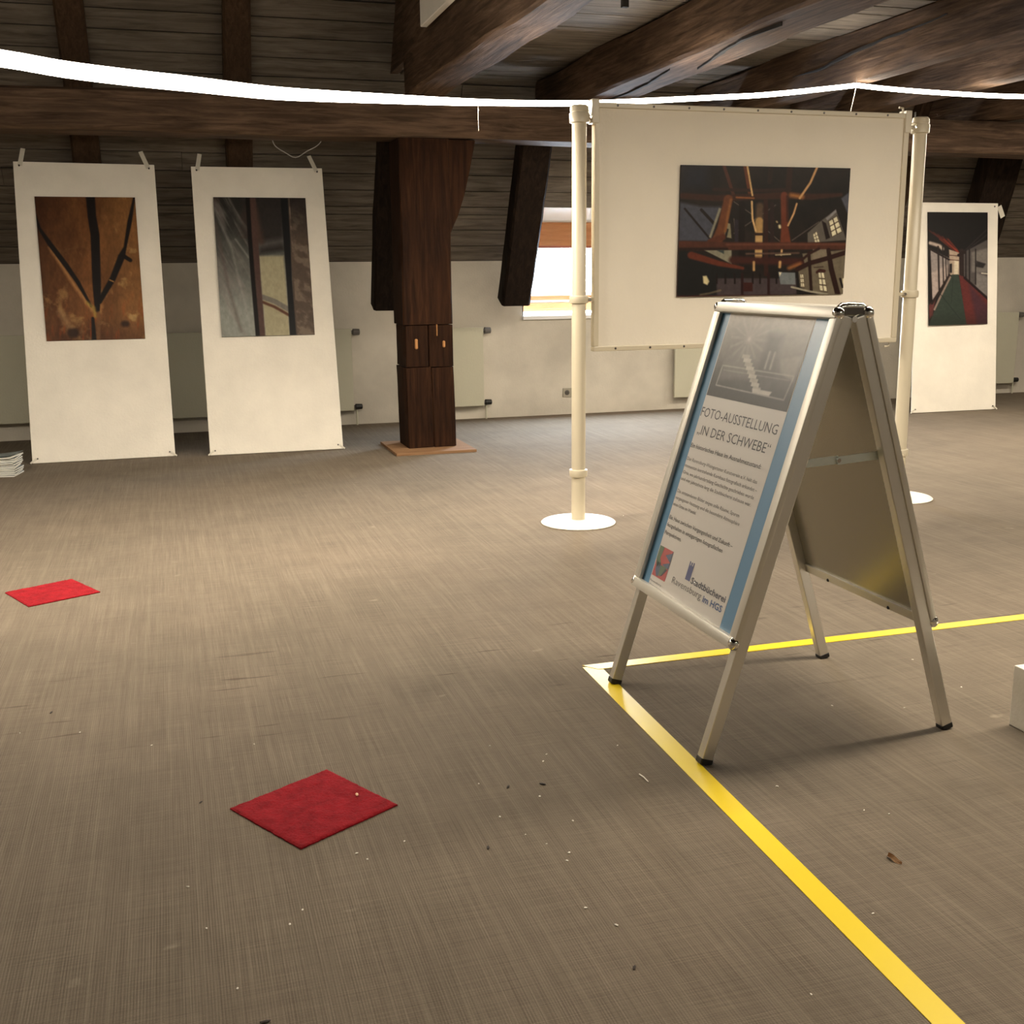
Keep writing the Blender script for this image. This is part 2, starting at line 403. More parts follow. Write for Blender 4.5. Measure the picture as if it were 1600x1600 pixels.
def crack(o, pts, w, n):
    """gaping drying crack: a dark sliver let into the beam face, n = outward normal of that face"""
    n = Vector(n); bm = bmesh.new(); rows = []; N = 24; P = [Vector(p) for p in pts]
    tot = sum((b-a).length for a, b in zip(P, P[1:]))
    for k in range(N+1):
        d = tot*k/N
        for a, b in zip(P, P[1:]):
            l = (b-a).length
            if d <= l+1e-6: p = a.lerp(b, min(1, d/l)); t = (b-a).normalized(); break
            d -= l
        s = t.cross(n).normalized(); f = k/N
        hw = w*math.sin(math.pi*min(.98, max(.02, f)))*(.6+.5*noise.noise(Vector((f*9, w*99, 1)))) + .001
        c0 = p + s*.006*noise.noise(Vector((f*14, 3, w*50))) - o.location
        rows.append([bm.verts.new(c0-s*hw+n*.010), bm.verts.new(c0+s*hw+n*.010), bm.verts.new(c0+s*hw-n*.02), bm.verts.new(c0-s*hw-n*.02)])
    for a, b in zip(rows, rows[1:]):
        for k in range(4): bm.faces.new((a[k], a[(k+1) % 4], b[(k+1) % 4], b[k]))
    bm.faces.new(rows[0]); bm.faces.new(rows[-1][::-1])
    link('crack', bm, darkM, o)
_b2 = bpy.data.objects['tie_beam.001']; _b3 = bpy.data.objects['tie_beam.002']
crack(_b2, [(3.144, 7.868, 2.525), (3.166, 7.51, 2.525), (3.143, 7.165, 2.525), (3.058, 6.634, 2.525)], .013, (0, 0, -1)); crack(_b2, [(3.214, 6.574, 2.525), (3.164, 6.288, 2.525), (3.095, 5.975, 2.525), (3.057, 5.685, 2.525), (3.076, 5.344, 2.525)], .022, (0, 0, -1)); crack(_b3, [(4.41, 7.471, 2.663), (4.41, 7.114, 2.655), (4.41, 6.834, 2.689), (4.41, 6.416, 2.713), (4.41, 6.04, 2.721), (4.41, 5.811, 2.738)], .012, (-1, 0, 0))
def strut(x0, x1, m, lab, yb=9.33, zb=1.02, yt=8.72, zt=2.50, depth=.22, name='roof_strut', seed=1):
    return tag(timber(name, ((x0+x1)/2, yb+.02, zb), ((x0+x1)/2, yt+.02, zt), x1-x0, depth, (1, 0, 0), m, seg=12, jit=.012, seed=seed), lab, 'beam')
strut(1.605, 1.93, woodZd, 'black slanting roof strut behind the wooden post, its cut end hanging before the wall', yb=9.14, zb=1.05, yt=8.56, seed=21, depth=.16)
strut(2.77, 3.03, woodZd, 'black slanting roof strut left of the window, its cut end hanging before the wall', yb=9.42, zb=1.07, yt=8.72, seed=22, depth=.18)
strut(7.50, 7.86, woodZd, 'black slanting roof strut above the right-hand leaning panel', yb=9.62, yt=9.14, zt=2.4, seed=24)
for i, (xa, xb, m, lab) in enumerate(((-.60, -.40, woodT, 'tan rafter showing above the left leaning panel'),
                                   (.53, .73, woodT, 'tan rafter showing above the middle leaning panel'),
                                   (6.62, 6.86, woodT, 'reddish tan rafter right of the display stand pole, above the right leaning panel'),
                                   (-1.75, -1.55, woodT, 'tan rafter at the left edge of the room'))):
    zt = 4.4 if xa < 1 else 2.8
    def yy(z): return ys(z) - .075
    tag(timber('rafter', ((xa+xb)/2, yy(1.45), 1.45), ((xa+xb)/2, yy(zt), zt), xb-xa, .14, (1, 0, 0), m, seg=20, jit=.01, seed=31+i), lab, 'rafter')

# the post: upper shaft, jointed middle block and split foot, with a brace beside it
post = thing('wooden_post', 'dark brown squared timber post standing on a plywood sheet between panels and display stand', 'post', (1.85, 8.35, 0))
PX0, PX1, PY0, PY1 = 1.665, 2.035, 8.17, 8.53
timber('shaft', (1.85, 8.35, .942), (1.85, 8.35, 2.262), PX1-PX0, .36, (1, 0, 0), woodZ, post, seg=14, jit=.008, seed=41, ch=.01)
timber('block', (1.762, 8.355, .632), (1.762, 8.355, .936), .170, .35, (1, 0, 0), woodZ, post, seg=5, jit=.005, seed=42, ch=.006)
timber('block', (1.945, 8.355, .628), (1.945, 8.355, .936), .182, .35, (1, 0, 0), woodZ, post, seg=5, jit=.005, seed=43, ch=.006)
timber('foot', (1.775, 8.355, .022), (1.762, 8.355, .626), .196, .35, (1, 0, 0), woodZ, post, seg=8, jit=.006, seed=44, ch=.007)
timber('foot', (1.962, 8.355, .022), (1.948, 8.355, .622), .172, .35, (1, 0, 0), woodZ, post, seg=8, jit=.006, seed=45, ch=.007)
bm = bmesh.new(); box(bm, -.165, .165, -.13, .15, .03, .94); link('core', bm, darkM, post)
for (gx, gz, gw, gh) in ((1.755, .80, .022, .075), (1.965, .795, .02, .05), (1.913, .90, .008, .09)):
    bm = bmesh.new(); box(bm, gx-gw/2, gx+gw/2, 8.168, 8.19, gz-gh/2, gz+gh/2); bevel(bm, .006, 1)
    o = link('gouge', bm, gouge, post); o.location = -post.location; o['label'] = 'light wood bared by a gouge'
bm = bmesh.new()
br = [(2.045, 1.60), (2.10, 1.72), (2.155, 1.88), (2.20, 2.06), (2.245, 2.262), (1.99, 2.262), (1.99, 1.60)]
v0 = [bm.verts.new((x, 8.21, z)) for x, z in br]; v1 = [bm.verts.new((x, 8.42, z)) for x, z in br]
bm.faces.new(v0); bm.faces.new(v1[::-1])
for i in range(len(br)): j = (i+1) % len(br); bm.faces.new((v0[i], v0[j], v1[j], v1[i]))
bevel(bm, .008, 1); o = link('brace', bm, woodZ, post); o.location = -post.location
tag(link('plywood_sheet', bbox(1.54, 2.15, 7.97, 8.62, 0, .02, .002), plyM), 'thin tan plywood sheet lying under the wooden post', 'board')

# ------------------------------------------------------------------ radiators along the back wall
def radiator(x0, x1, z0, z1, lab, valves=True):
    t = thing('radiator', lab, 'radiator', ((x0+x1)/2, YW-.06, 0), 'cream panel radiators on the back wall')
    hx = (x1-x0)/2
    link('front_plate', bbox(-hx, hx, -.035, -.015, z0, z1, .006), radM, t)
    link('body', bbox(-hx+.012, hx-.012, -.015, .02, z0+.01, z1-.01, .004), radM, t)
    for s in (-1, 1):
        b = bmesh.new(); box(b, s*hx*.7-.02, s*hx*.7+.02, .02, .059, z0+.08, z1-.08); link('bracket', b, greyP, t)
    if valves:
        for zz, r in ((z1-.03, .030), (z0+.03, .026)):
            b = bmesh.new(); tube(b, [(hx-.02, .0, zz), (hx+.03, .0, zz)], .014, 12); link('valve_body', b, greyP, t, True)
            b = bmesh.new(); tube(b, [(hx+.015, -.0, zz), (hx+.02, -.0, zz), (hx+.075, -.0, zz), (hx+.08, -.0, zz)], [.02, r, r*.9, .015], 16)
            link('valve_knob', b, greyP if zz > .5 else blackP, t, True)
        b = bmesh.new(); tube(b, [(hx+.03, .012, z0+.03), (hx+.03, .012, .0)], .008, 10); link('pipe', b, radM, t, True)
    return t
radiator(-3.2, -.75, .15, .86, 'long cream radiator at the far left, partly behind the left leaning panel')
radiator(-.5, 1.525, .135, .85, 'cream radiator behind the middle leaning panel, dark valves at its right end')
radiator(2.10, 2.72, .125, .835, 'short cream radiator behind the wooden post, dark valves on its right')
radiator(4.62, 6.35, .12, .84, 'cream radiator below the display board, behind the sandwich board', False)
radiator(7.2, 8.57, .115, .86, 'cream radiator right of the right-hand leaning panel')
# wall socket
t = thing('wall_socket', 'small white double wall socket low on the wall beside the display stand pole', 'socket', (3.588, YW, .205))
link('cover', bbox(-.075, .075, -.012, 0, -.042, .042, .003), mat('socket_white', (.36, .33, .26), .4), t)
for sx in (-.036, .036):
    bm = bmesh.new(); tube(bm, [(sx, -.0125, 0), (sx, -.0145, 0)], .024, 20); link('socket_well', bm, greyP, t)
    bm = bmesh.new(); tube(bm, [(sx-.002, -.014, -.004), (sx-.002, -.0165, -.004)], .017, 20); link('socket_face', bm, mat('socket_face', (.08, .07, .055), .4), t)

# ------------------------------------------------------------------ numpy painter for the flat photographic prints
class Pic:
    def __init__(s, w, h, col):
        s.w, s.h = w, h; s.a = np.ones((h, w, 3))*np.array(col)/255.
        s.yy, s.xx = np.mgrid[0:h, 0:w]; s.u = (s.xx+.5)/w; s.v = (s.yy+.5)/h
        s.asp = w/h
    def blend(s, m, col):
        m = np.clip(m, 0, 1)[..., None]; s.a = s.a*(1-m) + np.array(col)/255.*m
    def line(s, pts, w, col, soft=.004, al=1.):
        """pts (u,v); widths in units of u"""
        ws = w if isinstance(w, (list, tuple)) else [w]*len(pts)
        m = np.zeros((s.h, s.w)); X = s.u; Y = s.v/s.asp
        for (p, q, wa, wb) in zip(pts, pts[1:], ws, ws[1:]):
            ax, ay, bx, by = p[0], p[1]/s.asp, q[0], q[1]/s.asp
            dx, dy = bx-ax, by-ay; L = dx*dx+dy*dy+1e-12
            t = np.clip(((X-ax)*dx+(Y-ay)*dy)/L, 0, 1)
            d = np.hypot(X-ax-t*dx, Y-ay-t*dy); m = np.maximum(m, np.clip(((wa+(wb-wa)*t)/2-d)/soft+.5, 0, 1))
        s.blend(m*al, col)
    def poly(s, pts, col, soft=.004, al=1.):
        X, Y = s.u, s.v/s.asp; P = [(a, b/s.asp) for a, b in pts]; ins = np.zeros((s.h, s.w), bool); d = np.full((s.h, s.w), 9.)
        for (ax, ay), (bx, by) in zip(P, P[1:]+P[:1]):
            c = ((ay > Y) != (by > Y)) & (X < (bx-ax)*(Y-ay)/((by-ay) or 1e-9)+ax); ins ^= c
            dx, dy = bx-ax, by-ay; t = np.clip(((X-ax)*dx+(Y-ay)*dy)/(dx*dx+dy*dy+1e-12), 0, 1)
            d = np.minimum(d, np.hypot(X-ax-t*dx, Y-ay-t*dy))
        m = np.clip(np.where(ins, d, -d)/soft+.5, 0, 1); s.blend(m*al, col); return m
    def field(s, sx, sy, seed, oct=4, ang=0):
        r = np.random.RandomState(seed); out = np.zeros((s.h, s.w)); amp = 1; tot = 0
        ca, sa = math.cos(ang), math.sin(ang); U = s.u*ca + s.v/s.asp*sa + 3; V = -s.u*sa + s.v/s.asp*ca + 3
        for o in range(oct):
            g = r.rand(64, 64); fx = U*sx*2**o; fy = V*sy*2**o
            ix, iy = np.floor(fx).astype(int), np.floor(fy).astype(int); tx, ty = fx-ix, fy-iy
            tx = tx*tx*(3-2*tx); ty = ty*ty*(3-2*ty)
            G = lambda i, j: g[j % 64, i % 64]
            out += amp*((G(ix, iy)*(1-tx)+G(ix+1, iy)*tx)*(1-ty)+(G(ix, iy+1)*(1-tx)+G(ix+1, iy+1)*tx)*ty); tot += amp; amp *= .55
        return out/tot
    def grad(s, c0, c1, f):
        f = np.clip(f, 0, 1)[..., None]; s.a = np.array(c0)/255.*(1-f)+np.array(c1)/255.*f
    def mul(s, f): s.a = np.clip(s.a*np.asarray(f)[..., None], 0, 1)
def lin(a): return np.where(a <= .04045, a/12.92, ((a+.055)/1.055)**2.4)
def print_mat(name, gain=1.0, rough=.45, coat=0.):
    m = mat(name, rough=rough, coat=coat, spec=.2)
    at = nn(m, 'ShaderNodeAttribute'); at.attribute_name = 'print'
    base(m, mixc(m, 1.0, at.outputs['Color'], (gain, gain, gain), 'MULTIPLY') if gain != 1 else at.outputs['Color'])
    return m
def print_mesh(name, pic, corners, th, m, parent=None):
    """corners TL,TR,BR,BL (front face); a slab `th` thick whose face carries the colours per vertex"""
    TL, TR, BR, BL = [Vector(c) for c in corners]; h, w_ = pic.h, pic.w
    n = (TR-TL).cross(BL-TL).normalized()           # points away from the viewer
    org = (TL+TR+BR+BL)/4
    U = np.linspace(0, 1, w_); V = np.linspace(0, 1, h); U, V = np.meshgrid(U, V)
    f = lambda c: np.array(c-org)
    P = (f(TL)*((1-U)*(1-V))[..., None] + f(TR)*(U*(1-V))[..., None] + f(BR)*(U*V)[..., None] + f(BL)*((1-U)*V)[..., None]).reshape(-1, 3)
    idx = np.arange(h*w_).reshape(h, w_)
    F = np.stack([idx[:-1, :-1], idx[1:, :-1], idx[1:, 1:], idx[:-1, 1:]], -1).reshape(-1, 4).tolist()
    back = [Vector(f(c))+n*th for c in (TL, TR, BR, BL)]; b0 = len(P)
    verts = P.tolist() + [tuple(b) for b in back]
    # rims reuse corner points
    e = [idx[0, 0], idx[0, -1], idx[-1, -1], idx[-1, 0]]
    for i in range(4):
        j = (i+1) % 4; F.append([int(e[i]), int(e[j]), b0+j, b0+i])
    F.append([b0, b0+1, b0+2, b0+3])
    me = bpy.data.meshes.new(name); me.from_pydata(verts, [], F); me.update()
    a = me.color_attributes.new('print', 'FLOAT_COLOR', 'POINT')
    col = np.ones((len(verts), 4)); col[:b0, :3] = lin(np.clip(pic.a, 0, 1)).reshape(-1, 3); col[b0:, :3] = .02
    a.data.foreach_set('color', col.ravel()); me.materials.append(m)
    o = bpy.data.objects.new(name, me); C.objects.link(o); o.location = org; o.parent = parent; return o

def pic_cracks():
    p = Pic(170, 246, (130, 78, 42))
    f1 = p.field(5, 2.0, 1, 5, .12); f2 = p.field(26, 7, 2, 4, .15); f3 = p.field(9, 9, 3, 5)
    p.grad((62, 34, 18), (168, 112, 62), f1*.9+.25*f2-.08)
    p.blend(np.clip((.42-p.u)*2.0+(.35-p.v), 0, 1)*.75, (58, 32, 18))           # dark upper left
    p.blend(np.clip((p.u-.5)*1.5, 0, .5)*(p.v < 2), (160, 115, 66))
    p.blend(np.clip((f3-.58)*6, 0, 1)*np.clip((p.v-.25)*2, 0, 1)*.55, (196, 158, 100))
    p.blend(np.clip((f3-.62)*7, 0, 1)*np.clip((p.u-.6)*3, 0, 1)*.5, (205, 170, 112))
    p.blend(np.clip((p.v-.84)*4, 0, 1)*.6, (58, 32, 20))
    p.blend(np.clip((p.v-.6)*3, 0, 1)*np.clip((f2-.55)*5, 0, 1)*.5, (150, 66, 28))
    q = lambda x, y: ((x-(150+112*(y-110)/1390))/(970-12*(y-110)/1390), (y-110)/1378)
    dk = (26, 20, 18)
    p.line([q(300, 600), q(520, 950), q(700, 1200)], .035, (205, 150, 92), .03, .7)
    p.line([q(155, 270), q(200, 420), q(300, 570), q(450, 770), q(560, 930), q(690, 1165)], [.02, .03, .05, .05, .042, .02], dk, .012)
    p.line([q(682, 90), q(698, 300), q(728, 480), q(738, 800), q(745, 1000), q(748, 1200)], [.09, .085, .09, .088, .082, .05], dk, .012)
    p.line([q(1112, 100), q(1065, 350), q(1020, 600), q(985, 690), q(900, 900), q(770, 1120)], [.02, .045, .03, .07, .06, .05], dk, .012)
    p.line([q(1000, 680), q(1070, 725)], .04, dk, .012)
    p.line([q(870, 915), q(905, 930)], .012, (190, 140, 80), .01)
    p.line([q(705, 1280), q(718, 1500)], [.03, .05], dk, .012)
    p.line([q(650, 1130), q(715, 1180), q(730, 1260)], .03, (176, 150, 70), .03, .8)
    p.line([q(760, 1230), q(760, 1480)], .04, (125, 88, 55), .02, .7)
    p.line([q(400, 1220), q(480, 1350)], .07, (175, 140, 98), .05, .6)
    for cx, cy, r in ((515, 1415, .09), (1020, 1340, .06)):
        p.line([q(cx-12, cy), q(cx+12, cy)], r, (50, 32, 24), .03, .9)
    p.mul(.88+.24*p.field(60, 30, 5, 3)); return p
def pic_pane():
    p = Pic(158, 240, (110, 112, 108))
    q = lambda x, y: ((x-(145+95*(y-118)/1385))/(930-5*(y-118)/1385), (y-118)/1382)
    f = p.field(14, 1.6, 7, 5, -.45); f2 = p.field(6, 6, 8, 4)
    p.grad((44, 43, 40), (152, 155, 148), np.clip(p.v*1.35-.1+.35*(f2-.5), 0, 1))
    p.blend(np.clip((f-.55)*5, 0, 1)*np.clip(1-p.v*.4, 0, 1)*(p.u < .37)*.6, (150, 140, 135))
    p.blend(np.clip((p.field(5, 5, 9, 4)-.5)*4, 0, 1)*(p.v < .3)*.5, (70, 50, 44))
    p.line([q(160, 240), q(330, 620), q(420, 1000), q(520, 1400)], [.03, .02, .015, .01], (172, 168, 162), .03, .5)
    p.line([q(155, 330), q(230, 640), q(300, 1000), q(430, 1450)], [.04, .03, .02, .02], (98, 84, 80), .04, .6)
    p.line([q(370, 540), q(500, 720)], .015, (168, 166, 160), .02, .6)
    p.poly([q(600, 705), q(850, 705), q(915, 1520), q(670, 1520)], (176, 168, 138), .03)
    p.poly([q(560, 100), q(840, 100), q(850, 650), q(610, 690)], (48, 44, 42), .06)
    p.line([q(600, 600), q(840, 560)], .07, (104, 100, 98), .07, .7)
    p.line([q(540, 200), q(620, 560)], .07, (84, 62, 52), .05, .8)
    p.line([q(640, 1115), q(760, 1160), q(905, 1245)], .055, (126, 120, 112), .015)
    p.line([q(640, 1165), q(760, 1215), q(905, 1300)], .03, (96, 62, 46), .015)
    p.poly([q(895, 100), q(1090, 100), q(1165, 1510), q(960, 1510)], (92, 78, 68), .01)
    p.blend((p.u > .81)*np.clip((p.field(9, 14, 10, 4, .6)-.45)*5, 0, 1)*.55, (150, 134, 116))
    p.blend((p.u > .82)*np.clip(1-p.v*3.2, 0, 1)*.85, (34, 30, 30))
    p.line([q(520, 90), q(545, 500), q(580, 950), q(630, 1520)], [.10, .10, .09, .085], (86, 64, 58), .012)
    p.line([q(487, 90), q(510, 500), q(545, 950), q(595, 1520)], .045, (22, 18, 18), .012)
    p.line([q(850, 90), q(880, 500), q(905, 950), q(945, 1520)], [.075, .075, .06, .07], (24, 24, 26), .012)
    p.mul(.92+.16*p.field(50, 30, 5, 3)); return p
def pic_attic():
    W, H = 262, 205; p = Pic(W, H, (32, 27, 24))
    def q(x, y):
        v = (y-95)/1095.; 
        for _ in range(3):
            xl, xr2 = 120-35*v, 1515-70*v; u = (x-xl)/(xr2-xl); yt = 95+40*u; yb = 1192-22*u; v = (y-yt)/(yb-yt)
        return (u, v)
    def Pq(pts, col, s=.006, al=1.): p.poly([q(*a) for a in pts], col, s, al)
    def Lq(pts, w_, col, s=.005, al=1.): p.line([q(*a) for a in pts], w_/1380. if not isinstance(w_, list) else [x/1380. for x in w_], col, s, al)
    f = p.field(7, 7, 20, 4); p.grad((22, 20, 20), (50, 40, 34), f)
    Pq([(120, 100), (330, 100), (330, 290), (130, 300)], (38, 44, 62), .08, .6)
    Pq([(110, 400), (290, 440), (440, 440), (345, 725), (98, 722)], (78, 80, 92), .02)
    Pq([(1430, 380), (1500, 330), (1490, 510)], (90, 92, 104), .01)
    Lq([(150, 455), (340, 695)], 16, (36, 30, 30)); Lq([(280, 465), (400, 600)], 24, (38, 32, 30))
    Lq([(840, 110), (830, 240)], 40, (46, 34, 28)); Lq([(1000, 110), (985, 300)], 46, (56, 36, 28))
    Lq([(460, 105), (535, 340)], 26, (88, 52, 40)); Lq([(630, 105), (670, 340)], 30, (112, 62, 38))
    Lq([(130, 350), (400, 370), (700, 360), (1000, 350), (1180, 365), (1430, 350)], [50, 50, 50, 62, 50, 30], (66, 40, 30), .01)
    Lq([(380, 300), (760, 310), (1000, 305)], 26, (54, 36, 30))
    Lq([(560, 365), (700, 372)], 14, (150, 92, 52)); Lq([(1010, 350), (1100, 365)], 34, (176, 116, 62), .02)
    # pale cornice, box and post left
    Pq([(420, 450), (440, 455), (355, 700), (340, 690)], (150, 146, 126)); Pq([(470, 570), (510, 580), (520, 700), (460, 690)], (146, 138, 110))
    Pq([(480, 620), (497, 625), (478, 710), (462, 700)], (30, 28, 28))
    Lq([(495, 380), (440, 620), (400, 735)], [72, 72, 90], (112, 66, 40), .01); Lq([(515, 385), (470, 640)], 20, (150, 98, 56), .01)
    Lq([(450, 690), (350, 730)], 50, (92, 50, 34), .01)
    # thin ties
    for a in (((540, 400), (680, 500)), ((880, 430), (540, 660)), ((790, 620), (910, 725)), ((1015, 720), (1240, 570)), ((540, 540), (560, 720))): Lq(a, 7, (104, 92, 84))
    # pale duct in the centre
    Lq([(750, 440), (745, 560)], 62, (96, 76, 58), .02); Lq([(745, 560), (742, 665)], 62, (188, 150, 96), .01); Lq([(742, 690), (738, 850)], 60, (206, 168, 112), .006)
    Lq([(710, 668), (775, 668)], 22, (50, 32, 26)); Lq([(800, 400), (800, 1000)], 36, (56, 32, 26)); Lq([(850, 420), (850, 900)], 34, (48, 34, 32))
    Lq([(605, 420), (600, 900)], 50, (30, 22, 20)); Lq([(560, 560), (560, 780)], 30, (46, 40, 46))
    # right post
    Lq([(950, 350), (955, 620), (960, 740)], [56, 60, 90], (116, 60, 40), .01); Lq([(975, 360), (975, 560)], 14, (66, 34, 28), .01)
    # light ropes
    Lq([(648, 105), (690, 350)], 14, (232, 190, 130)); Lq([(685, 400), (690, 540), (716, 640)], 15, (238, 196, 138))
    Lq([(1225, 130), (1170, 250), (1080, 375)], 18, (226, 176, 120)); Lq([(1055, 420), (1030, 500), (982, 598)], 14, (226, 178, 124))
    Lq([(930, 795), (925, 840)], 16, (230, 186, 130)); Lq([(912, 600), (914, 612)], 20, (255, 240, 190), .01); Lq([(888, 565), (892, 570)], 10, (240, 210, 150), .01)
    # buildings to the right
    Pq([(1145, 660), (1260, 560), (1385, 470), (1475, 720), (1145, 742)], (104, 98, 90), .006)
    Pq([(1265, 560), (1300, 580), (1335, 700), (1300, 715)], (34, 24, 22)); Pq([(1300, 540), (1385, 470), (1390, 490), (1312, 560)], (150, 146, 146))
    def window(c, nx, ny, col=(240, 232, 200), fr=(60, 44, 32)):
        tl, tr_, br_, bl = c; Pq(c, fr, .004)
        for i in range(nx):
            for j in range(ny):
                def bi(u, v): return tuple((tl[k]*(1-u)+tr_[k]*u)*(1-v)+(bl[k]*(1-u)+br_[k]*u)*v for k in (0, 1))
                a, b, d, e = (i+.10)/nx, (i+.90)/nx, (j+.09)/ny, (j+.91)/ny
                Pq([bi(a, d), bi(b, d), bi(b, e), bi(a, e)], col, .004)
    window([(1322, 565), (1395, 520), (1440, 650), (1350, 695)], 2, 3); window([(1190, 672), (1222, 645), (1250, 735), (1205, 740)], 2, 3)
    # big cross beam
    Lq([(85, 760), (500, 765), (950, 765), (1475, 770)], [80, 66, 60, 62], (84, 48, 36), .01); Lq([(480, 752), (1470, 755)], 14, (112, 68, 50), .012)
    Lq([(90, 790), (480, 790)], 26, (44, 28, 24), .01)
    # lower left
    Pq([(80, 800), (230, 810), (600, 950), (600, 1190), (78, 1192)], (30, 30, 30), .02)
    Lq([(200, 840), (420, 910), (610, 950)], [60, 44, 24], (104, 50, 34), .01)
    Pq([(305, 800), (520, 800), (520, 915)], (144, 140, 120)); Pq([(400, 800), (460, 800), (458, 830)], (60, 70, 70))
    Pq([(290, 1015), (320, 1012), (342, 1060), (325, 1090), (295, 1075)], (222, 208, 160), .008)
    # lower middle
    Lq([(530, 880), (1130, 900)], 60, (66, 34, 28), .02); Lq([(640, 830), (1070, 825)], 14, (100, 76, 64), .01); Lq([(880, 840), (1000, 835)], 12, (176, 160, 130))
    Pq([(400, 1035), (1050, 1035), (1050, 1170), (400, 1180)], (74, 64, 66), .01)
    for x in (400, 470, 545, 605, 690, 750, 885): Lq([(x, 1000), (x, 1075)], 16, (30, 22, 22))
    for x in (605, 820): Lq([(x, 1000), (x, 1180)], 22, (44, 24, 24))
    Pq([(615, 1070), (690, 1070), (690, 1145), (615, 1145)], (62, 30, 26))
    Lq([(700, 900), (700, 965)], 18, (226, 180, 120), .01); Lq([(915, 900), (912, 940)], 22, (214, 168, 110), .01); Lq([(990, 950), (1080, 915)], 30, (150, 96, 56), .02)
    Pq([(900, 985), (1040, 988), (1042, 1088), (918, 1085)], (124, 130, 132)); Pq([(905, 982), (928, 985), (912, 1018)], (248, 236, 200))
    # lower right half-timbered wall
    Pq([(1065, 960), (1160, 930), (1170, 1150), (1080, 1110)], (112, 102, 86)); Pq([(1100, 830), (1470, 800), (1465, 1172), (1300, 1172), (1170, 1140)], (118, 108, 90))
    Pq([(1190, 795), (1330, 795), (1330, 840), (1180, 895)], (134, 122, 104)); Pq([(1440, 1040), (1462, 1030), (1455, 1172), (1440, 1120)], (240, 230, 196))
    Lq([(1060, 960), (1160, 910), (1310, 870), (1475, 820)], 40, (48, 26, 22)); Lq([(1155, 820), (1175, 1150)], 26, (44, 26, 22)); Lq([(1320, 800), (1345, 960), (1400, 1172)], [34, 44, 44], (46, 26, 22))
    Lq([(1100, 880), (1160, 830), (1240, 790)], 22, (52, 30, 26)); Lq([(1200, 945), (1275, 940)], 8, (60, 44, 36))
    Lq([(1225, 985), (1245, 968), (1285, 975)], 24, (66, 34, 30)); window([(1080, 1000), (1108, 1000), (1118, 1110), (1088, 1108)], 2, 3); window([(1232, 985), (1282, 985), (1312, 1150), (1245, 1140)], 2, 3)
    Lq([(1010, 1108), (1160, 1145), (1310, 1170)], 16, (170, 164, 144)); Lq([(1420, 1040), (1440, 1110)], 18, (24, 18, 18))
    Lq([(80, 1188), (900, 1180)], 16, (70, 30, 28)); Lq([(270, 1172), (340, 1160), (430, 1135)], 12, (140, 124, 96), .01, .8)
    p.mul(.90+.2*p.field(60, 50, 21, 3)); return p
def pic_corridor():
    p = Pic(96, 178, (24, 20, 20))
    def q(x, y): return ((x-222)/412., (y-143)/778.)
    def Pq(pts, col, s=.01, al=1.): p.poly([q(*a) for a in pts], col, s, al)
    def Lq(pts, w_, col, s=.01, al=1.): p.line([q(*a) for a in pts], w_/412., col, s, al)
    for i in range(5): Lq([(230+i*30, 270+i*14), (430, 420)], 8, (130, 46, 34), .02, .5)
    for i in range(3): Lq([(300+i*30, 330), (425, 430-i*12)], 6, (190, 70, 40), .02, .5)
    for i in range(4): Lq([(470+i*10, 410), (640, 250+i*40)], 4, (96, 84, 84), .02, .5)
    Pq([(365, 400), (455, 430), (440, 575), (370, 575)], (180, 160, 140)); Pq([(365, 500), (385, 495), (385, 560), (365, 560)], (40, 34, 34))
    Pq([(400, 470), (430, 470), (425, 570), (398, 570)], (220, 206, 180)); Lq([(362, 440), (440, 445)], 6, (90, 60, 50)); Lq([(362, 470), (430, 475)], 6, (90, 60, 50))
    Pq([(236, 400), (365, 460), (365, 575), (245, 750)], (176, 160, 152)); Pq([(236, 400), (365, 460), (365, 500), (240, 560)], (150, 140, 136), .03)
    Lq([(236, 355), (300, 375), (320, 395)], 22, (190, 172, 158), .03)
    Pq([(445, 430), (640, 330), (640, 740), (470, 600)], (84, 78, 76)); Pq([(520, 420), (635, 390), (635, 560), (520, 560)], (128, 122, 116), .03, .8)
    Pq([(550, 560), (635, 590), (635, 730), (550, 670)], (140, 134, 130), .03, .7); Pq([(555, 480), (620, 500), (600, 530), (550, 520)], (40, 36, 36), .02)
    Lq([(590, 565), (632, 570)], 6, (230, 220, 200))
    for x in (480, 505, 548): Lq([(x, 400), (x, 640)], 9, (34, 26, 26))
    for x, w_ in ((292, 12), (322, 8), (342, 7), (356, 5)): Lq([(x-2, 380), (x+4, 700-(x-292)*1.5)], w_, (36, 26, 24))
    Lq([(228, 390), (240, 770)], 20, (24, 16, 14)); Lq([(222, 390), (365, 470)], 12, (40, 30, 28))
    Lq([(450, 410), (450, 600)], 32, (44, 32, 30)); Lq([(430, 440), (470, 420)], 20, (40, 28, 26))
    Pq([(385, 572), (430, 572), (490, 930), (215, 930), (270, 800)], (52, 62, 54)); Pq([(432, 575), (470, 590), (640, 755), (640, 930), (486, 930)], (98, 44, 42))
    Pq([(500, 640), (640, 800), (640, 930), (560, 930)], (66, 44, 56), .06, .7); Pq([(222, 780), (270, 740), (250, 850), (222, 880)], (96, 52, 50), .03)
    Lq([(372, 590), (300, 730), (262, 810)], 12, (150, 130, 118)); Lq([(366, 575), (245, 770)], 14, (40, 28, 24)); Lq([(470, 595), (635, 745)], 16, (34, 22, 24))
    Lq([(300, 700), (440, 880)], 4, (36, 42, 38)); Lq([(390, 600), (380, 760)], 3, (36, 42, 38))
    p.blend(np.clip((p.v-.86)*6, 0, 1)*.4, (28, 30, 26)); p.mul(.9+.2*p.field(30, 40, 3, 3)); return p
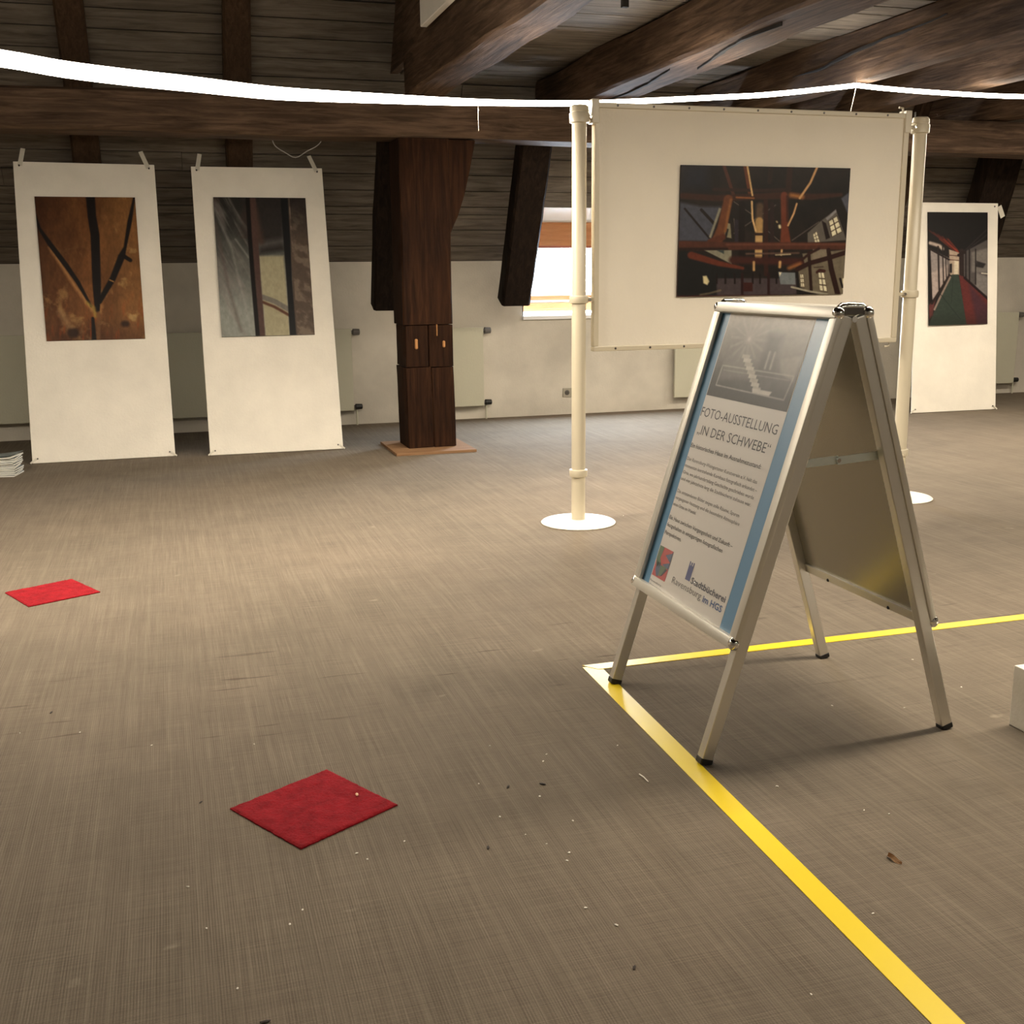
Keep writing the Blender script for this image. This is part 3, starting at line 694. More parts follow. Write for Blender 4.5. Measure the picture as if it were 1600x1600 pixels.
def pic_model():
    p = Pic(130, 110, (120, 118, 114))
    f = p.field(5, 5, 4, 4); p.grad((186, 180, 168), (84, 84, 84), p.v*1.15+.25*(f-.5))  # print's grey gradient, its top lightened to paint in the gloss glare
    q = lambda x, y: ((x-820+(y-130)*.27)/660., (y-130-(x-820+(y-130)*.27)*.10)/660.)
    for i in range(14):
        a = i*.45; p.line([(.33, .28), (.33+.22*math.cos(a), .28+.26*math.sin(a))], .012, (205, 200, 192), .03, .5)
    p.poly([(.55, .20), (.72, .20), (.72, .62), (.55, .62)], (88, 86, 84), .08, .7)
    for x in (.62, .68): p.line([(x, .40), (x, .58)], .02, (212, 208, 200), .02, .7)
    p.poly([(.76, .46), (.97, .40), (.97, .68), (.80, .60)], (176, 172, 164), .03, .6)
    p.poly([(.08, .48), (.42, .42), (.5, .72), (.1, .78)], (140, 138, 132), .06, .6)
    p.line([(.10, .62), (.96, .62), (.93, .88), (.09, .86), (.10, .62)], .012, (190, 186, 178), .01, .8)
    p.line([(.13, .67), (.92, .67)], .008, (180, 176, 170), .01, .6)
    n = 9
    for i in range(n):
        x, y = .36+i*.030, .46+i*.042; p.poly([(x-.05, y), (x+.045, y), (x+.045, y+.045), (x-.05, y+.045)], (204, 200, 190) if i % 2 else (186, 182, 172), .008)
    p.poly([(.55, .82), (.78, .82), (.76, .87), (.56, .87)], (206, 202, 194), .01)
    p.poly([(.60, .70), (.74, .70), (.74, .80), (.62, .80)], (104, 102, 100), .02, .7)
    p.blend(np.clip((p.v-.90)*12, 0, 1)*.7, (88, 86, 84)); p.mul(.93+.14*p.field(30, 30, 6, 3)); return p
PG = .80
# ------------------------------------------------------------------ the three leaning panels with their mounted prints
def lean_panel(lab, c, prints, gap=(.147, .837), name='exhibition_panel', tapes=True):
    """c: BL,BR,TR,TL corners of the front face"""
    BL, BR, TR, TL = [Vector(v) for v in c]
    t = thing(name, lab, 'panel', (BL+BR)/2, 'white panels leaning against the roof timbers'); o0 = t.location
    n = (BR-BL).cross(TL-BL).normalized()             # towards the room
    if n.y > 0: n = -n
    th = .012; bm = bmesh.new()
    hexa(bm, [v-o0 for v in (BL, BR, BR-n*th, BL-n*th, TL, TR, TR-n*th, TL-n*th)]); bevel(bm, .002, 1)
    link('sheet', bm, panelM, t)
    e = (TR-TL).normalized(); up = (TL-BL).normalized()
    if tapes:
        for cor, s, tilt in ((TL, 1, .12), (TR, -1, -.22)):
            bm = bmesh.new(); p = cor + e*s*.045 + n*.003 - up*.03; q_ = p + up*.13 + e*tilt*.22 + Vector((0, .02, 0))
            bar(bm, p-o0, q_-o0, .032, .002, e); link('tape_strip', bm, tapeW, t)
    for cor, s in ((BL, 1), (BR, -1)):
        bm = bmesh.new(); p = cor + e*s*.018 + n*.004 + up*.022
        bar(bm, p-up*.022-e*s*.03-o0, p+up*.012+e*s*.012-o0, .012, .006, n.cross(up)); link('corner_clip', bm, tapeW, t)
        bm = bmesh.new(); tube(bm, [p+e*s*.02+up*.01-o0, p+e*s*.02+up*.01+n*.004-o0], .006, 8); link('screw', bm, steelM, t)
    for cor, s in ((TL, 1), (TR, -1)):
        bm = bmesh.new(); p = cor + e*s*.04 - up*.03; tube(bm, [p-o0, p+n*.006-o0], .007, 8); link('screw', bm, steelM, t)
    return t, n, e, up
def print_on(lab, pic, x0, x1, z0, z1, P, n, off, name='mounted_photograph', m=None, xs=None):
    """P(z) gives the y of the panel face; xs optional (x0 top, x1 top)"""
    xt0, xt1 = xs or (x0, x1); th = .01
    cs = [Vector((xt0, P(z1), z1)), Vector((xt1, P(z1), z1)), Vector((x1, P(z0), z0)), Vector((x0, P(z0), z0))]
    cs = [c + n*(off+th) for c in cs]
    return tag(print_mesh(name, pic, cs, th, m), lab, 'picture')
pm = print_mat('photo_print', PG, .5); pmg = print_mat('semi_gloss_photo_print', PG, .35)
_, n, e, up = lean_panel('left one of the white panels leaning at the back, bearing the orange-brown crack photograph',
                         ((-1.0, 8.55, .004), (-.014, 8.55, .004), (-.012, 9.15, 2.134), (-.995, 9.15, 2.141)), None)
print_on('tall photograph of cracked orange-brown wood with a dark Y-shaped crack, on the left panel', pic_cracks(), -.848, -.1665, .857, 1.887,
         lambda z: 8.55+.6*z/2.14, n, .001, m=pm, xs=(-.864, -.167))
_, n, e, up = lean_panel('middle white leaning panel left of the wooden post, bearing the grey window photograph',
                         ((.234, 8.48, .004), (1.222, 8.46, .004), (1.246, 9.15, 2.13), (.253, 9.15, 2.127)), None)
print_on('tall photograph of grey sheeting and dark bars, on the middle leaning panel', pic_pane(), .384, 1.079, .857, 1.893,
         lambda z: 8.47+.68*z/2.13, n, .004, m=pm, xs=(.400, 1.096))
_, n, e, up = lean_panel('right-hand white leaning panel behind the right pole of the display stand', 
                         ((6.535, 8.74, .004), (7.455, 8.72, .004), (7.535, 9.0, 1.906), (6.635, 9.0, 1.908)), None, tapes=False)
print_on('tall photograph of a long corridor with green and red floor, on the right leaning panel', pic_corridor(), 6.73, 7.377, .797, 1.819,
         lambda z: 8.73+.27*z/1.9, n, .006, m=pm, xs=(6.747, 7.403))
bm = bmesh.new(); bar(bm, (7.545, 8.995, 1.88), (7.60, 9.0, 1.78), .05, .002, Vector((1, 0, .3)))
tag(link('tape_scrap', bm, tapeW), 'loose flap of masking tape at the top right corner of the right leaning panel', 'tape')

# ------------------------------------------------------------------ display stand: two poles, plates, framed board
st = thing('display_stand', 'cream metal display stand of two poles on round plates holding a framed board', 'display board', (3.0, 5.44, 0))
PY = 5.44
def rz(p): return (p[0]-3.0, p[1]-5.44, p[2])
for px in (2.022, 4.005):
    cx = px-3.0
    bm = bmesh.new(); lathe(bm, [(.197, 0), (.199, .004), (.193, .009), (.15, .014), (.04, .017), (.036, .02)], (cx, 0, .001), 48); link('base_plate', bm, plateM, st, True)
    bm = bmesh.new(); lathe(bm, [(.030, .015), (.0365, .02), (.0365, 2.03), (.034, 2.035)], (cx, 0, 0), 32); link('pole', bm, paintM, st, True)
    for zz in (.27, 1.17):
        bm = bmesh.new(); lathe(bm, [(.037, zz-.02), (.046, zz-.018), (.048, zz-.012), (.048, zz+.012), (.046, zz+.018), (.037, zz+.02)], (cx, 0, 0), 32); link('collar', bm, paintM, st, True)
    bm = bmesh.new(); lathe(bm, [(.037, 2.028), (.049, 2.032), (.050, 2.072), (.047, 2.078), (.044, 2.079), (.044, 2.083), (.047, 2.085), (.044, 2.108), (.036, 2.114)], (cx, 0, 0), 32); link('cap', bm, paintM, st, True)
    for k in range(2):
        s = 1 if px < 3 else -1
        zz = (2.06, 1.17)[k]
        bm = bmesh.new(); box(bm, cx+s*.045-.003, cx+s*.045+.035*s if s > 0 else cx+s*.045+.003, -.012, .012, zz-.01, zz+.01) if s > 0 else box(bm, cx-.08, cx-.042, -.012, .012, zz-.01, zz+.01)
        link('bracket', bm, paintM, st)
        bm = bmesh.new(); tube(bm, [(cx+s*.05, -.03, zz), (cx+s*.05, -.012, zz)], .008, 10); link('bolt', bm, chromeM, st, True)
BX0, BX1, BZ0, BZ1 = 2.096, 3.918, .905, 2.128
def fr(x0, x1, z0, z1, nm='frame_rail'):
    return link(nm, bbox(x0-3, x1-3, -.026, .022, z0, z1, .004), paintM, st)
fr(BX0, BX1, BZ1-.026, BZ1); fr(BX0, BX1, BZ0, BZ0+.026); fr(BX0, BX0+.026, BZ0+.026, BZ1-.026); fr(BX1-.032, BX1, BZ0+.026, BZ1-.026)
link('board', bbox(BX0+.02-3, BX1-.02-3, -.016, .012, BZ0+.02, BZ1-.02, 0), boardM, st)
for zz in (BZ1-.013, BZ0+.013):
    for i in range(9):
        xx = BX0+.12+i*.195
        if xx > BX1-.08: break
        bm = bmesh.new(); tube(bm, [(xx-3, -.0275, zz), (xx-3, -.024, zz)], .006, 8); link('screw', bm, steelM, st)
for xx, s in ((BX0-.002, -1), (BX1-.015, 1)):
    bm = bmesh.new(); box(bm, xx-.016-3, xx+.022-3, -.034, .03, BZ1-.10, BZ1+.015); bevel(bm, .004, 2); link('corner_bracket', bm, paintM, st)
bm = bmesh.new(); tube(bm, [(BX1-.03-3, 0, BZ1), (BX1-.03-3, 0, BZ1+.03), (BX1-.055-3, 0, BZ1+.032)], .006, 8); link('hook', bm, paintM, st)
bm = bmesh.new(); tube(bm, [(BX1-.03-3, 0, BZ0), (BX1-.03-3, 0, BZ0-.022), (BX1-.06-3, 0, BZ0-.024)], .005, 8); link('hook', bm, paintM, st)
bm = bmesh.new(); tube(bm, [(2.56+.02-3, -.0165, 1.165), (2.75-3, -.0165, 1.172), (2.86-3, -.0165, 1.166)], .0006, 4); link('pencil_mark', bm, greyP, st)
n = Vector((0, -1, 0))
print_on('wide dark photograph of attic beams and half-timbered houses, mounted on the display stand board', pic_attic(), 2.558, 3.553, 1.176, 1.838,
         lambda z: 5.424, n, .004, m=pmg, xs=(2.566, 3.561))

# ------------------------------------------------------------------ sandwich board (A-frame)
ab = thing('sandwich_board', 'folding aluminium sandwich board with a blue and white exhibition poster, standing at the yellow tape', 'sandwich board', (1.69, 2.85, 0))
O = ab.location.copy()
YR, YL = 2.515, 3.185
def ablink(nm, bm, m, smooth=False, parent=None):
    bmesh.ops.translate(bm, verts=bm.verts, vec=-O); return link(nm, bm, m, parent or ab, smooth)
def fpt(side, z, y, off=0.):
    """point on the outer face plane of the front (side -1) or rear (+1) leaf, `off` outward"""
    x = 1.69 + side*((1.69-1.368) - .3115*(z-.32)); c = .9548
    return Vector((x + side*c*off, y, z + .2974*off))
for side in (-1, 1):
    up = (fpt(side, 1.2, 3) - fpt(side, .32, 3)).normalized()
    out = Vector((side*.9548, 0, .2974))
    # legs: square tubes behind the frame
    for yy in (YR+.016, YL-.016):
        bm = bmesh.new()
        foot = Vector((1.69+side*.383, yy, .012)); head = Vector((1.69+side*.018, yy, 1.185))
        bar(bm, foot, head, .03, .034, Vector((0, 1, 0))); bevel(bm, .003, 2); ablink('leg', bm, alu, False)
        bm = bmesh.new(); bar(bm, foot-(head-foot).normalized()*.013, foot+(head-foot).normalized()*.006, .033, .037, Vector((0, 1, 0))); bevel(bm, .003, 1); ablink('rubber_foot', bm, rubberM)
    def rail_(p, q, w_, h_, nm='frame_rail', m_=aluS):
        bm = bmesh.new(); bar(bm, p, q, w_, h_, (Vector((0, 1, 0)) if abs((q-p).normalized().y) < .5 else up)); bevel(bm, h_*.28, 2); return ablink(nm, bm, m_, True)
    zb, zt = .335, 1.195
    for yy in (YR+.012, YL-.012): rail_(fpt(side, zb, yy, -.008), fpt(side, zt, yy, -.008), .032, .020)
    for yy in (YR+.028, YL-.028): rail_(fpt(side, zb, yy, -.006), fpt(side, zt, yy, -.006), .010, .012)
    for zz in (zb, zt): rail_(fpt(side, zz, YR+.0, -.006), fpt(side, zz, YL-.0, -.006), .032, .026)
    for zz in (zb, zt):
        for yy, s in ((YR, 1), (YL, -1)):
            bm = bmesh.new(); p = fpt(side, zz, yy+s*.008, -.006); v = bmesh.ops.create_uvsphere(bm, u_segments=16, v_segments=10, radius=.0185)['verts']
            bmesh.ops.scale(bm, verts=v, vec=(.85, .95, 1.0)); bmesh.ops.translate(bm, verts=v, vec=p); o = ablink('corner_cap', bm, chromeM, True); o['label'] = 'rounded chrome corner cap'
    # back sheet
    bm = bmesh.new(); hexa(bm, [fpt(side, zb, YR+.02, -.018), fpt(side, zb, YL-.02, -.018), fpt(side, zb, YL-.02, -.021), fpt(side, zb, YR+.02, -.021),
                                fpt(side, zt, YR+.02, -.018), fpt(side, zt, YL-.02, -.018), fpt(side, zt, YL-.02, -.021), fpt(side, zt, YR+.02, -.021)])
    ablink('back_sheet', bm, galv)
    bm = bmesh.new(); bar(bm, fpt(side, zb+.004, YR+.03, -.024), fpt(side, zb+.004, YL-.03, -.024), .028, .006, up); ablink('inner_rail', bm, aluS)
    if side == 1:
        for yy in (2.70, 3.02):
            bm = bmesh.new(); p = fpt(side, zb-.004, yy, -.026); v = bmesh.ops.create_uvsphere(bm, u_segments=8, v_segments=6, radius=.006)['verts']; bmesh.ops.translate(bm, verts=v, vec=p); ablink('rivet', bm, rubberM)
# hinge caps on top and folding stay
for yy in (YR+.016, YL-.016):
    bm = bmesh.new(); tube(bm, [(1.648, yy, 1.200), (1.662, yy, 1.210), (1.69, yy, 1.211), (1.718, yy, 1.210), (1.734, yy, 1.198)], [.010, .011, .011, .011, .010], 12); ablink('hinge_arch', bm, chromeM, True)
    bm = bmesh.new(); hexa(bm, [(1.655, yy-.012, 1.19), (1.725, yy-.012, 1.19), (1.725, yy+.012, 1.19), (1.655, yy+.012, 1.19), (1.655, yy-.012, 1.207), (1.725, yy-.012, 1.207), (1.725, yy+.012, 1.207), (1.655, yy+.012, 1.207)])
    ablink('hinge_block', bm, greyP)
    bm = bmesh.new(); tube(bm, [(1.69, yy-.018, 1.178), (1.69, yy+.018, 1.178)], .008, 12); ablink('hinge_pin', bm, chromeM, True)
ys_ = YR+.040
for a, b in (((1.575, .800), (1.690, .806)), ((1.686, .804), (1.812, .812))):
    bm = bmesh.new(); yo = .002 if a[0] < 1.6 else -.002
    bar(bm, (a[0], ys_+yo, a[1]), (b[0], ys_+yo, b[1]), .003, .022, Vector((0, 1, 0))); ablink('stay_bar', bm, strutM)
bm = bmesh.new(); tube(bm, [(1.688, ys_-.008, .805), (1.688, ys_+.006, .805)], .006, 12); ablink('stay_rivet', bm, chromeM, True)

# poster: paper sheet with blue side strips, photo, text and emblems; local axes: u along -Y, v up the slope
PO = fpt(-1, .335, 3.185, -.0155); UA = Vector((0, -1, 0)); VA = Vector((.2974, 0, .9548)); NA = UA.cross(VA)
def pv(z): return (z-.335)/.9548
def P3(u, v, d=0.): return PO + UA*u + VA*v + NA*d
def quad(nm, u0, u1, v0, v1, m, d, parent):
    bm = bmesh.new(); f = bm.faces.new([bm.verts.new(P3(u, v, d)) for u, v in ((u0, v0), (u1, v0), (u1, v1), (u0, v1))])
    return ablink(nm, bm, m, parent=parent)
def pmat(nm, c): return mat(nm, c, .5, coat=1.0, coatr=.34)
blueP = pmat('poster_blue', (.105, .27, .45)); whiteP = pmat('poster_white', (.70, .66, .61)); inkD = pmat('ink_dark', (.045, .042, .042))
inkG = pmat('ink_grey', (.16, .15, .145)); inkB = pmat('ink_blue', (.05, .11, .28)); inkN = pmat('ink_navy', (.07, .075, .10))
cRed = pmat('ink_red', (.52, .10, .10)); cGrn = pmat('ink_green', (.13, .19, .12)); cBlu = pmat('ink_steel', (.10, .14, .22)); inkT = pmat('ink_tower', (.085, .10, .24))
poster = quad('poster', 0, .67, 0, pv(1.195), blueP, 0, ab)
def pchild(o): return o
pz = Vector((0, 0, 0))
WU0, WU1 = .078, .556
quad('white_field', WU0, WU1, .0, pv(1.195), whiteP, .0004, poster)
mp_ = print_mat('poster_photo', 1.0, .5, coat=.75); mp_.node_tree.nodes['Principled BSDF'].inputs['Coat Roughness'].default_value = .34
u0, u1, v0, v1 = WU0+.004, WU1-.004, pv(.935), pv(1.18)
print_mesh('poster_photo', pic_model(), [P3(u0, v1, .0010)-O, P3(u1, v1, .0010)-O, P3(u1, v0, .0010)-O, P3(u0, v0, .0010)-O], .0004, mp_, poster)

def text(s, u0, u1, vmid, cap, m, bold=0., nm='lettering'):
    """text fitted between u0 and u1 with given cap height, centred on vmid"""
    cu = bpy.data.curves.new(nm, 'FONT'); cu.body = s; cu.size = 1; cu.offset = bold; cu.resolution_u = 2
    to = bpy.data.objects.new(nm, cu); C.objects.link(to)
    dg = bpy.context.evaluated_depsgraph_get(); me = bpy.data.meshes.new_from_object(to.evaluated_get(dg))
    bpy.data.objects.remove(to); bpy.data.curves.remove(cu)
    co = np.empty(len(me.vertices)*3); me.vertices.foreach_get('co', co); co = co.reshape(-1, 3)
    mn, mx_ = co[:, 0].min(), co[:, 0].max(); sx = (u1-u0)/(mx_-mn); sy = cap/.72
    base_ = P3(u0, vmid-cap/2, .0009); out = np.zeros_like(co)
    for k in range(3):
        out[:, k] = base_[k]-O[k] + UA[k]*(co[:, 0]-mn)*sx + VA[k]*co[:, 1]*sy
    me.vertices.foreach_set('co', out.ravel()); me.materials.clear(); me.materials.append(m); me.update()
    o = bpy.data.objects.new(nm, me); C.objects.link(o); o.parent = poster; return o
Y2U = lambda y: 3.185-y
text('FOTO-AUSSTELLUNG', Y2U(3.103), Y2U(2.647), pv(.886), .030, inkD)
text('\u201eIN DER SCHWEBE\u201c', Y2U(3.090), Y2U(2.655), pv(.833), .030, inkD)
text('Ein historisches Haus im Ausnahmezustand:', Y2U(3.104), Y2U(2.672), pv(.7825), .0135, inkD, .012)
for s, yr_, zz in (('Der Ravensburg-Weingartener Kunstverein e.V. h\u00e4lt das', 2.668, .7415), ('momentan leerstehende Kornhaus fotografisch erkundet \u2013', 2.655, .7205),
                   ('Orte, wo jahrhundertelang Geschichte geschrieben wurde', 2.660, .7000), ('und vier Jahrzehnte lang die Stadtb\u00fccherei zuhause war.', 2.664, .6800),
                   ('Die entstandenen Bilder zeigen stille R\u00e4ume, Spuren', 2.705, .6420), ('vergangener Nutzung und die besondere Atmosph\u00e4re', 2.690, .6215),
                   ('eines Ortes im Wandel.', 2.945, .6010)):
    text(s, Y2U(3.102), Y2U(yr_), pv(zz), .0112, inkG)
for s, yr_, zz in (('Ein Haus zwischen Vergangenheit und Zukunft \u2013', 2.690, .5600), ('festgehalten in einzigartigen fotografischen', 2.735, .5370), ('Perspektiven.', 2.985, .5130)):
    text(s, Y2U(3.101), Y2U(yr_), pv(zz), .0125, inkD, .008)
# square emblem of coloured triangles
lu0, lu1, lv0, lv1 = Y2U(3.103), Y2U(3.008), pv(.378), pv(.470)
em = quad('emblem', lu0, lu1, lv0, lv1, cRed, .0009, poster)
def tri(pts, m, d=.0013):
    bm = bmesh.new(); bm.faces.new([bm.verts.new(P3(lu0+(lu1-lu0)*a, lv0+(lv1-lv0)*b, d)) for a, b in pts]); ablink('emblem_shape', bm, m, parent=poster)
tri([(0, 1), (.33, 1), (.25, .62), (.42, .45), (.15, .30), (0, .55)], cGrn); tri([(.33, 1), (.95, .93), (.36, .72)], cRed, .0015); tri([(1, 1), (.95, .93), (.55, .78), (1, .62)], cBlu)
tri([(.36, .70), (.80, .56), (.42, .47)], cRed, .0015); tri([(1, .62), (.80, .56), (.50, .46), (1, .40)], cBlu); tri([(.12, .50), (.45, .42), (.45, .04), (.30, .04), (.14, .22)], cBlu)
tri([(.45, .42), (.90, .44), (.55, .06), (.45, .10)], cGrn); tri([(.30, .50), (.42, .45), (.33, .28)], inkN, .0015); tri([(.95, .38), (.80, .38), (.60, .08), (.70, .12)], inkN, .0015)
for s, yr_, zz in (('Ravensburg-', 3.018, .3625), ('Weingartener', 3.012, .3505), ('Kunstverein e.V.', 3.006, .3385)): text(s, Y2U(3.103), Y2U(yr_), pv(zz), .0065, inkG)
# tower mark and library name
tu0, tu1, tv0, tv1 = Y2U(2.893), Y2U(2.862), pv(.4165), pv(.4700)
bm = bmesh.new()
for a, b, c_, d_ in ((0, 1, 0, .80), (0, .20, .80, 1), (.40, .60, .80, .97), (.80, 1, .80, 1)):
    bm.faces.new([bm.verts.new(P3(tu0+(tu1-tu0)*x, tv0+(tv1-tv0)*y, .0009)) for x, y in ((a, c_), (b, c_), (b, d_), (a, d_))])
ablink('tower_mark', bm, inkT, parent=poster)
text('Stadtb\u00fccherei', Y2U(2.855), Y2U(2.642), pv(.4235), .0190, inkN, .022)
text('Ravensburg', Y2U(2.965), Y2U(2.772), pv(.3975), .0205, inkG)
text('im HGS', Y2U(2.760), Y2U(2.645), pv(.3950), .0190, inkB, .022)

# ------------------------------------------------------------------ tape on the floor, mats, box, leaflets
def tape_strip(lab, pts, z=.0008):
    bm = bmesh.new(); n_ = 40; a0, a1, b1, b0 = [Vector((x, y, 0)) for x, y in pts]; mid = (a0+a1+b0+b1)/4; rows = []
    for i in range(n_+1):
        f = i/n_; l = a0.lerp(a1, f)-mid; r_ = b0.lerp(b1, f)-mid; wv_ = .0012*noise.noise(Vector((f*9, z*900, 0)))
        rows.append([bm.verts.new(l+Vector((0, 0, z+wv_*.3+.0006))), bm.verts.new(r_+Vector((0, 0, z+wv_*.3+.0006))), bm.verts.new(r_+Vector((0, 0, .0001))), bm.verts.new(l+Vector((0, 0, .0001)))])
    for p, q_ in zip(rows, rows[1:]):
        for k in range(4): bm.faces.new((p[k], p[(k+1) % 4], q_[(k+1) % 4], q_[k]))
    bm.faces.new(rows[0]); bm.faces.new(rows[-1][::-1])
    o = link('floor_tape', bm, yel); o.location = mid; return tag(o, lab, 'tape')
tape_strip('yellow tape line running from the corner toward the camera along the sandwich board', ((1.257, 3.337), (1.185, .9), (1.240, .9), (1.318, 3.330)))
tape_strip('yellow tape line running right behind the sandwich board, parallel to the back wall', ((1.30, 3.300), (8.2, 3.285), (8.2, 3.340), (1.262, 3.352)), .0014)

def red_mat(lab, cs, seed):
    cs = [Vector((x, y, 0)) for x, y in cs]; mid = sum(cs, Vector())/4; bm = bmesh.new(); N = 60; g = []
    for j in range(N+1):
        row = []
        for i in range(N+1):
            u, v = i/N, j/N; p = cs[0].lerp(cs[1], u).lerp(cs[3].lerp(cs[2], u), v)-mid
            ed = min(i, j, N-i, N-j)
            h = .0065 + .0016*noise.noise(Vector((i*.9, j*.9, seed))) + .001*noise.noise(Vector((i*.2, j*.2, seed)))
            if ed == 0:
                h *= .55; p += (p.normalized())*.0018*noise.noise(Vector((i*.8, j*.8, seed+3)))
            row.append(bm.verts.new((p.x, p.y, h)))
        g.append(row)
    for j in range(N):
        for i in range(N): bm.faces.new((g[j][i], g[j][i+1], g[j+1][i+1], g[j+1][i]))
    rim = [g[0][i] for i in range(N)] + [g[j][N] for j in range(N)] + [g[N][i] for i in range(N, 0, -1)] + [g[j][0] for j in range(N, 0, -1)]
    low = [bm.verts.new((v.co.x, v.co.y, .0002)) for v in rim]
    for k in range(len(rim)): bm.faces.new((rim[k], low[k], low[(k+1) % len(rim)], rim[(k+1) % len(rim)]))
    bm.faces.new(low)
    o = link('carpet_square', bm, redM, None, True); o.location = mid; return tag(o, lab, 'mat')
red_mat('red carpet square lying in the foreground, nearer the camera', ((.064, 2.656), (.325, 2.805), (.466, 2.546), (.209, 2.400)), 1.5)
red_mat('red carpet square at the left, farther from the camera', ((-.739, 4.966), (-.482, 5.102), (-.352, 4.844), (-.619, 4.710)), 7.5)
bm = bmesh.new(); box(bm, -.2, .2, -.2, .2, 0, .182); bevel(bm, .003, 2)
o = link('plinth', bm, whiteM); o.location = (2.466, 2.290, .001); tag(o, 'low white box plinth cut off by the right picture edge', 'box')

paperM = mat('leaflet_paper', (.78, .77, .70), .6); coverM = mat('leaflet_cover_blue', (.16, .20, .22), .4, coat=.3)
for i in range(11):
    lt = thing('leaflet', ('blue-covered leaflet lying on top of the pile at the left picture edge' if i == 10 else ('lowest', 'second', 'third', 'fourth', 'fifth', 'sixth', 'seventh', 'eighth', 'ninth', 'tenth')[i] + ' leaflet from the floor in the pile at the left picture edge'), 'leaflet', (-1.145+rnd.uniform(-.006, .006), 8.14+rnd.uniform(-.008, .008), .001+i*.0115),
               'leaflets piled at the left edge')
    a = R(rnd.uniform(-4, 4)-8) + (R(-6) if i == 10 else 0); lt.rotation_euler = (0, 0, a)
    bm = bmesh.new(); n_ = 8; rows = []
    for k in range(n_+1):
        x = -.105+.21*k/n_; lift = .012*(k/n_)**2*(i/10.)
        rows.append([bm.verts.new((x, -.105, lift+.0005)), bm.verts.new((x, .105, lift+.0005)), bm.verts.new((x, .105, lift+.0095)), bm.verts.new((x, -.105, lift+.0095))])
    for p, q_ in zip(rows, rows[1:]):
        for k in range(4): bm.faces.new((p[k], p[(k+1) % 4], q_[(k+1) % 4], q_[k]))
    bm.faces.new(rows[0]); bm.faces.new(rows[-1][::-1]); link('pages', bm, paperM, lt)
    bm = bmesh.new(); rows = []
    for k in range(n_+1):
        x = -.106+.213*k/n_; lift = .012*(k/n_)**2*(i/10.) + (.012 if i == 10 else .0)*k/n_
        rows.append([bm.verts.new((x, -.106, lift+.0096)), bm.verts.new((x, .106, lift+.0096)), bm.verts.new((x, .106, lift+.0108)), bm.verts.new((x, -.106, lift+.0108))])
    for p, q_ in zip(rows, rows[1:]):
        for k in range(4): bm.faces.new((p[k], p[(k+1) % 4], q_[(k+1) % 4], q_[k]))
    bm.faces.new(rows[0]); bm.faces.new(rows[-1][::-1]); link('cover', bm, coverM, lt)

# crumbs, splinters and a dry leaf on the carpet
crumbM = mat('paper_crumb', (.85, .80, .70), .7); dirtM = mat('dark_crumb', (.03, .02, .015), .8)
white = [(1.127, 2.711), (.784, 2.82), (.918, 2.717), (.895, 2.677), (.692, 2.6), (.82, 2.482), (.693, 2.409), (.856, 2.335), (.726, 2.307), (.759, 2.249), (.795, 2.194), (.779, 2.163), (.446, 2.364),
         (.349, 2.309), (.33, 2.343), (-.128, 3.126), (.151, 3.043), (-.498, 3.339), (-.044, 2.314), (-.011, 2.138), (.184, 2.146), (.153, 2.1), (.037, 1.917), (.788, 1.892),
         (.751, 1.97), (1.044, 1.576), (1.42, 2.345), (1.556, 2.164), (1.308, 1.768), (1.602, 2.128), (2.35, 3.05), (2.334, 2.782), (1.86, 2.777), (2.058, 2.694), (2.313, 5.515), (-.33, 3.288)]
dark_ = [(.849, 2.545), (.625, 2.274), (.759, 2.558), (.766, 1.748), (.078, 1.803), (-.425, 3.478), (-.005, 2.719)]
def crumb(name, x, y, z, s, m, lab, grp, el=1.6):
    bm = bmesh.new(); v = bmesh.ops.create_icosphere(bm, subdivisions=1, radius=s)['verts']
    for q_ in v: q_.co *= 1+.35*noise.noise(q_.co*900+Vector((x*50, y*50, 0)))
    bmesh.ops.scale(bm, verts=v, vec=(el, 1, .55)); bmesh.ops.rotate(bm, verts=v, cent=(0, 0, 0), matrix=Matrix.Rotation(rnd.uniform(0, 3), 3, 'Z'))
    o = link(name, bm, m); o.location = (x, y, z+s*.45); return tag(o, lab, 'crumb', grp)
for i, (x, y) in enumerate(white): crumb('paper_crumb', x, y, 0, rnd.uniform(.0018, .0030), crumbM, 'tiny pale crumb lying on the brown carpet', 'pale crumbs on the carpet')
crumb('wood_chip', .376, 2.62, .008, .0040, mat('tan_chip', (.75, .42, .22), .6), 'small tan chip lying on the nearer red carpet square', None, 2.2)
for x, y in dark_: crumb('dirt_crumb', x, y, 0, rnd.uniform(.003, .0045), dirtM, 'tiny dark crumb lying on the brown carpet', 'dark crumbs on the carpet', 2.6)
bm = bmesh.new(); tube(bm, [(1.110, 2.518, .003), (1.112, 2.494, .005), (1.114, 2.469, .003)], .0017, 6)
tag(link('splinter', bm, crumbM), 'thin pale splinter on the carpet left of the yellow tape', 'splinter')
bm = bmesh.new(); g = []
for k in range(9):
    f = k/8; p = Vector((1.476, 1.956, 0)).lerp(Vector((1.484, 1.915, 0)), f); wd = .008*math.sin(math.pi*min(1, f*.9+.1))
    g.append([bm.verts.new((p.x-wd, p.y-wd*.3, .004+.004*math.sin(f*6))), bm.verts.new((p.x, p.y, .001)), bm.verts.new((p.x+wd, p.y+wd*.3, .007+.003*math.cos(f*5)))])
for a, b in zip(g, g[1:]):
    for k in range(2): bm.faces.new((a[k], a[k+1], b[k+1], b[k]))
bmesh.ops.solidify(bm, geom=list(bm.faces), thickness=.0008)
tag(link('dry_leaf', bm, mat('dry_leaf', (.34, .19, .08), .7)), 'small curled dry brown leaf on the carpet right of the yellow tape', 'leaf')

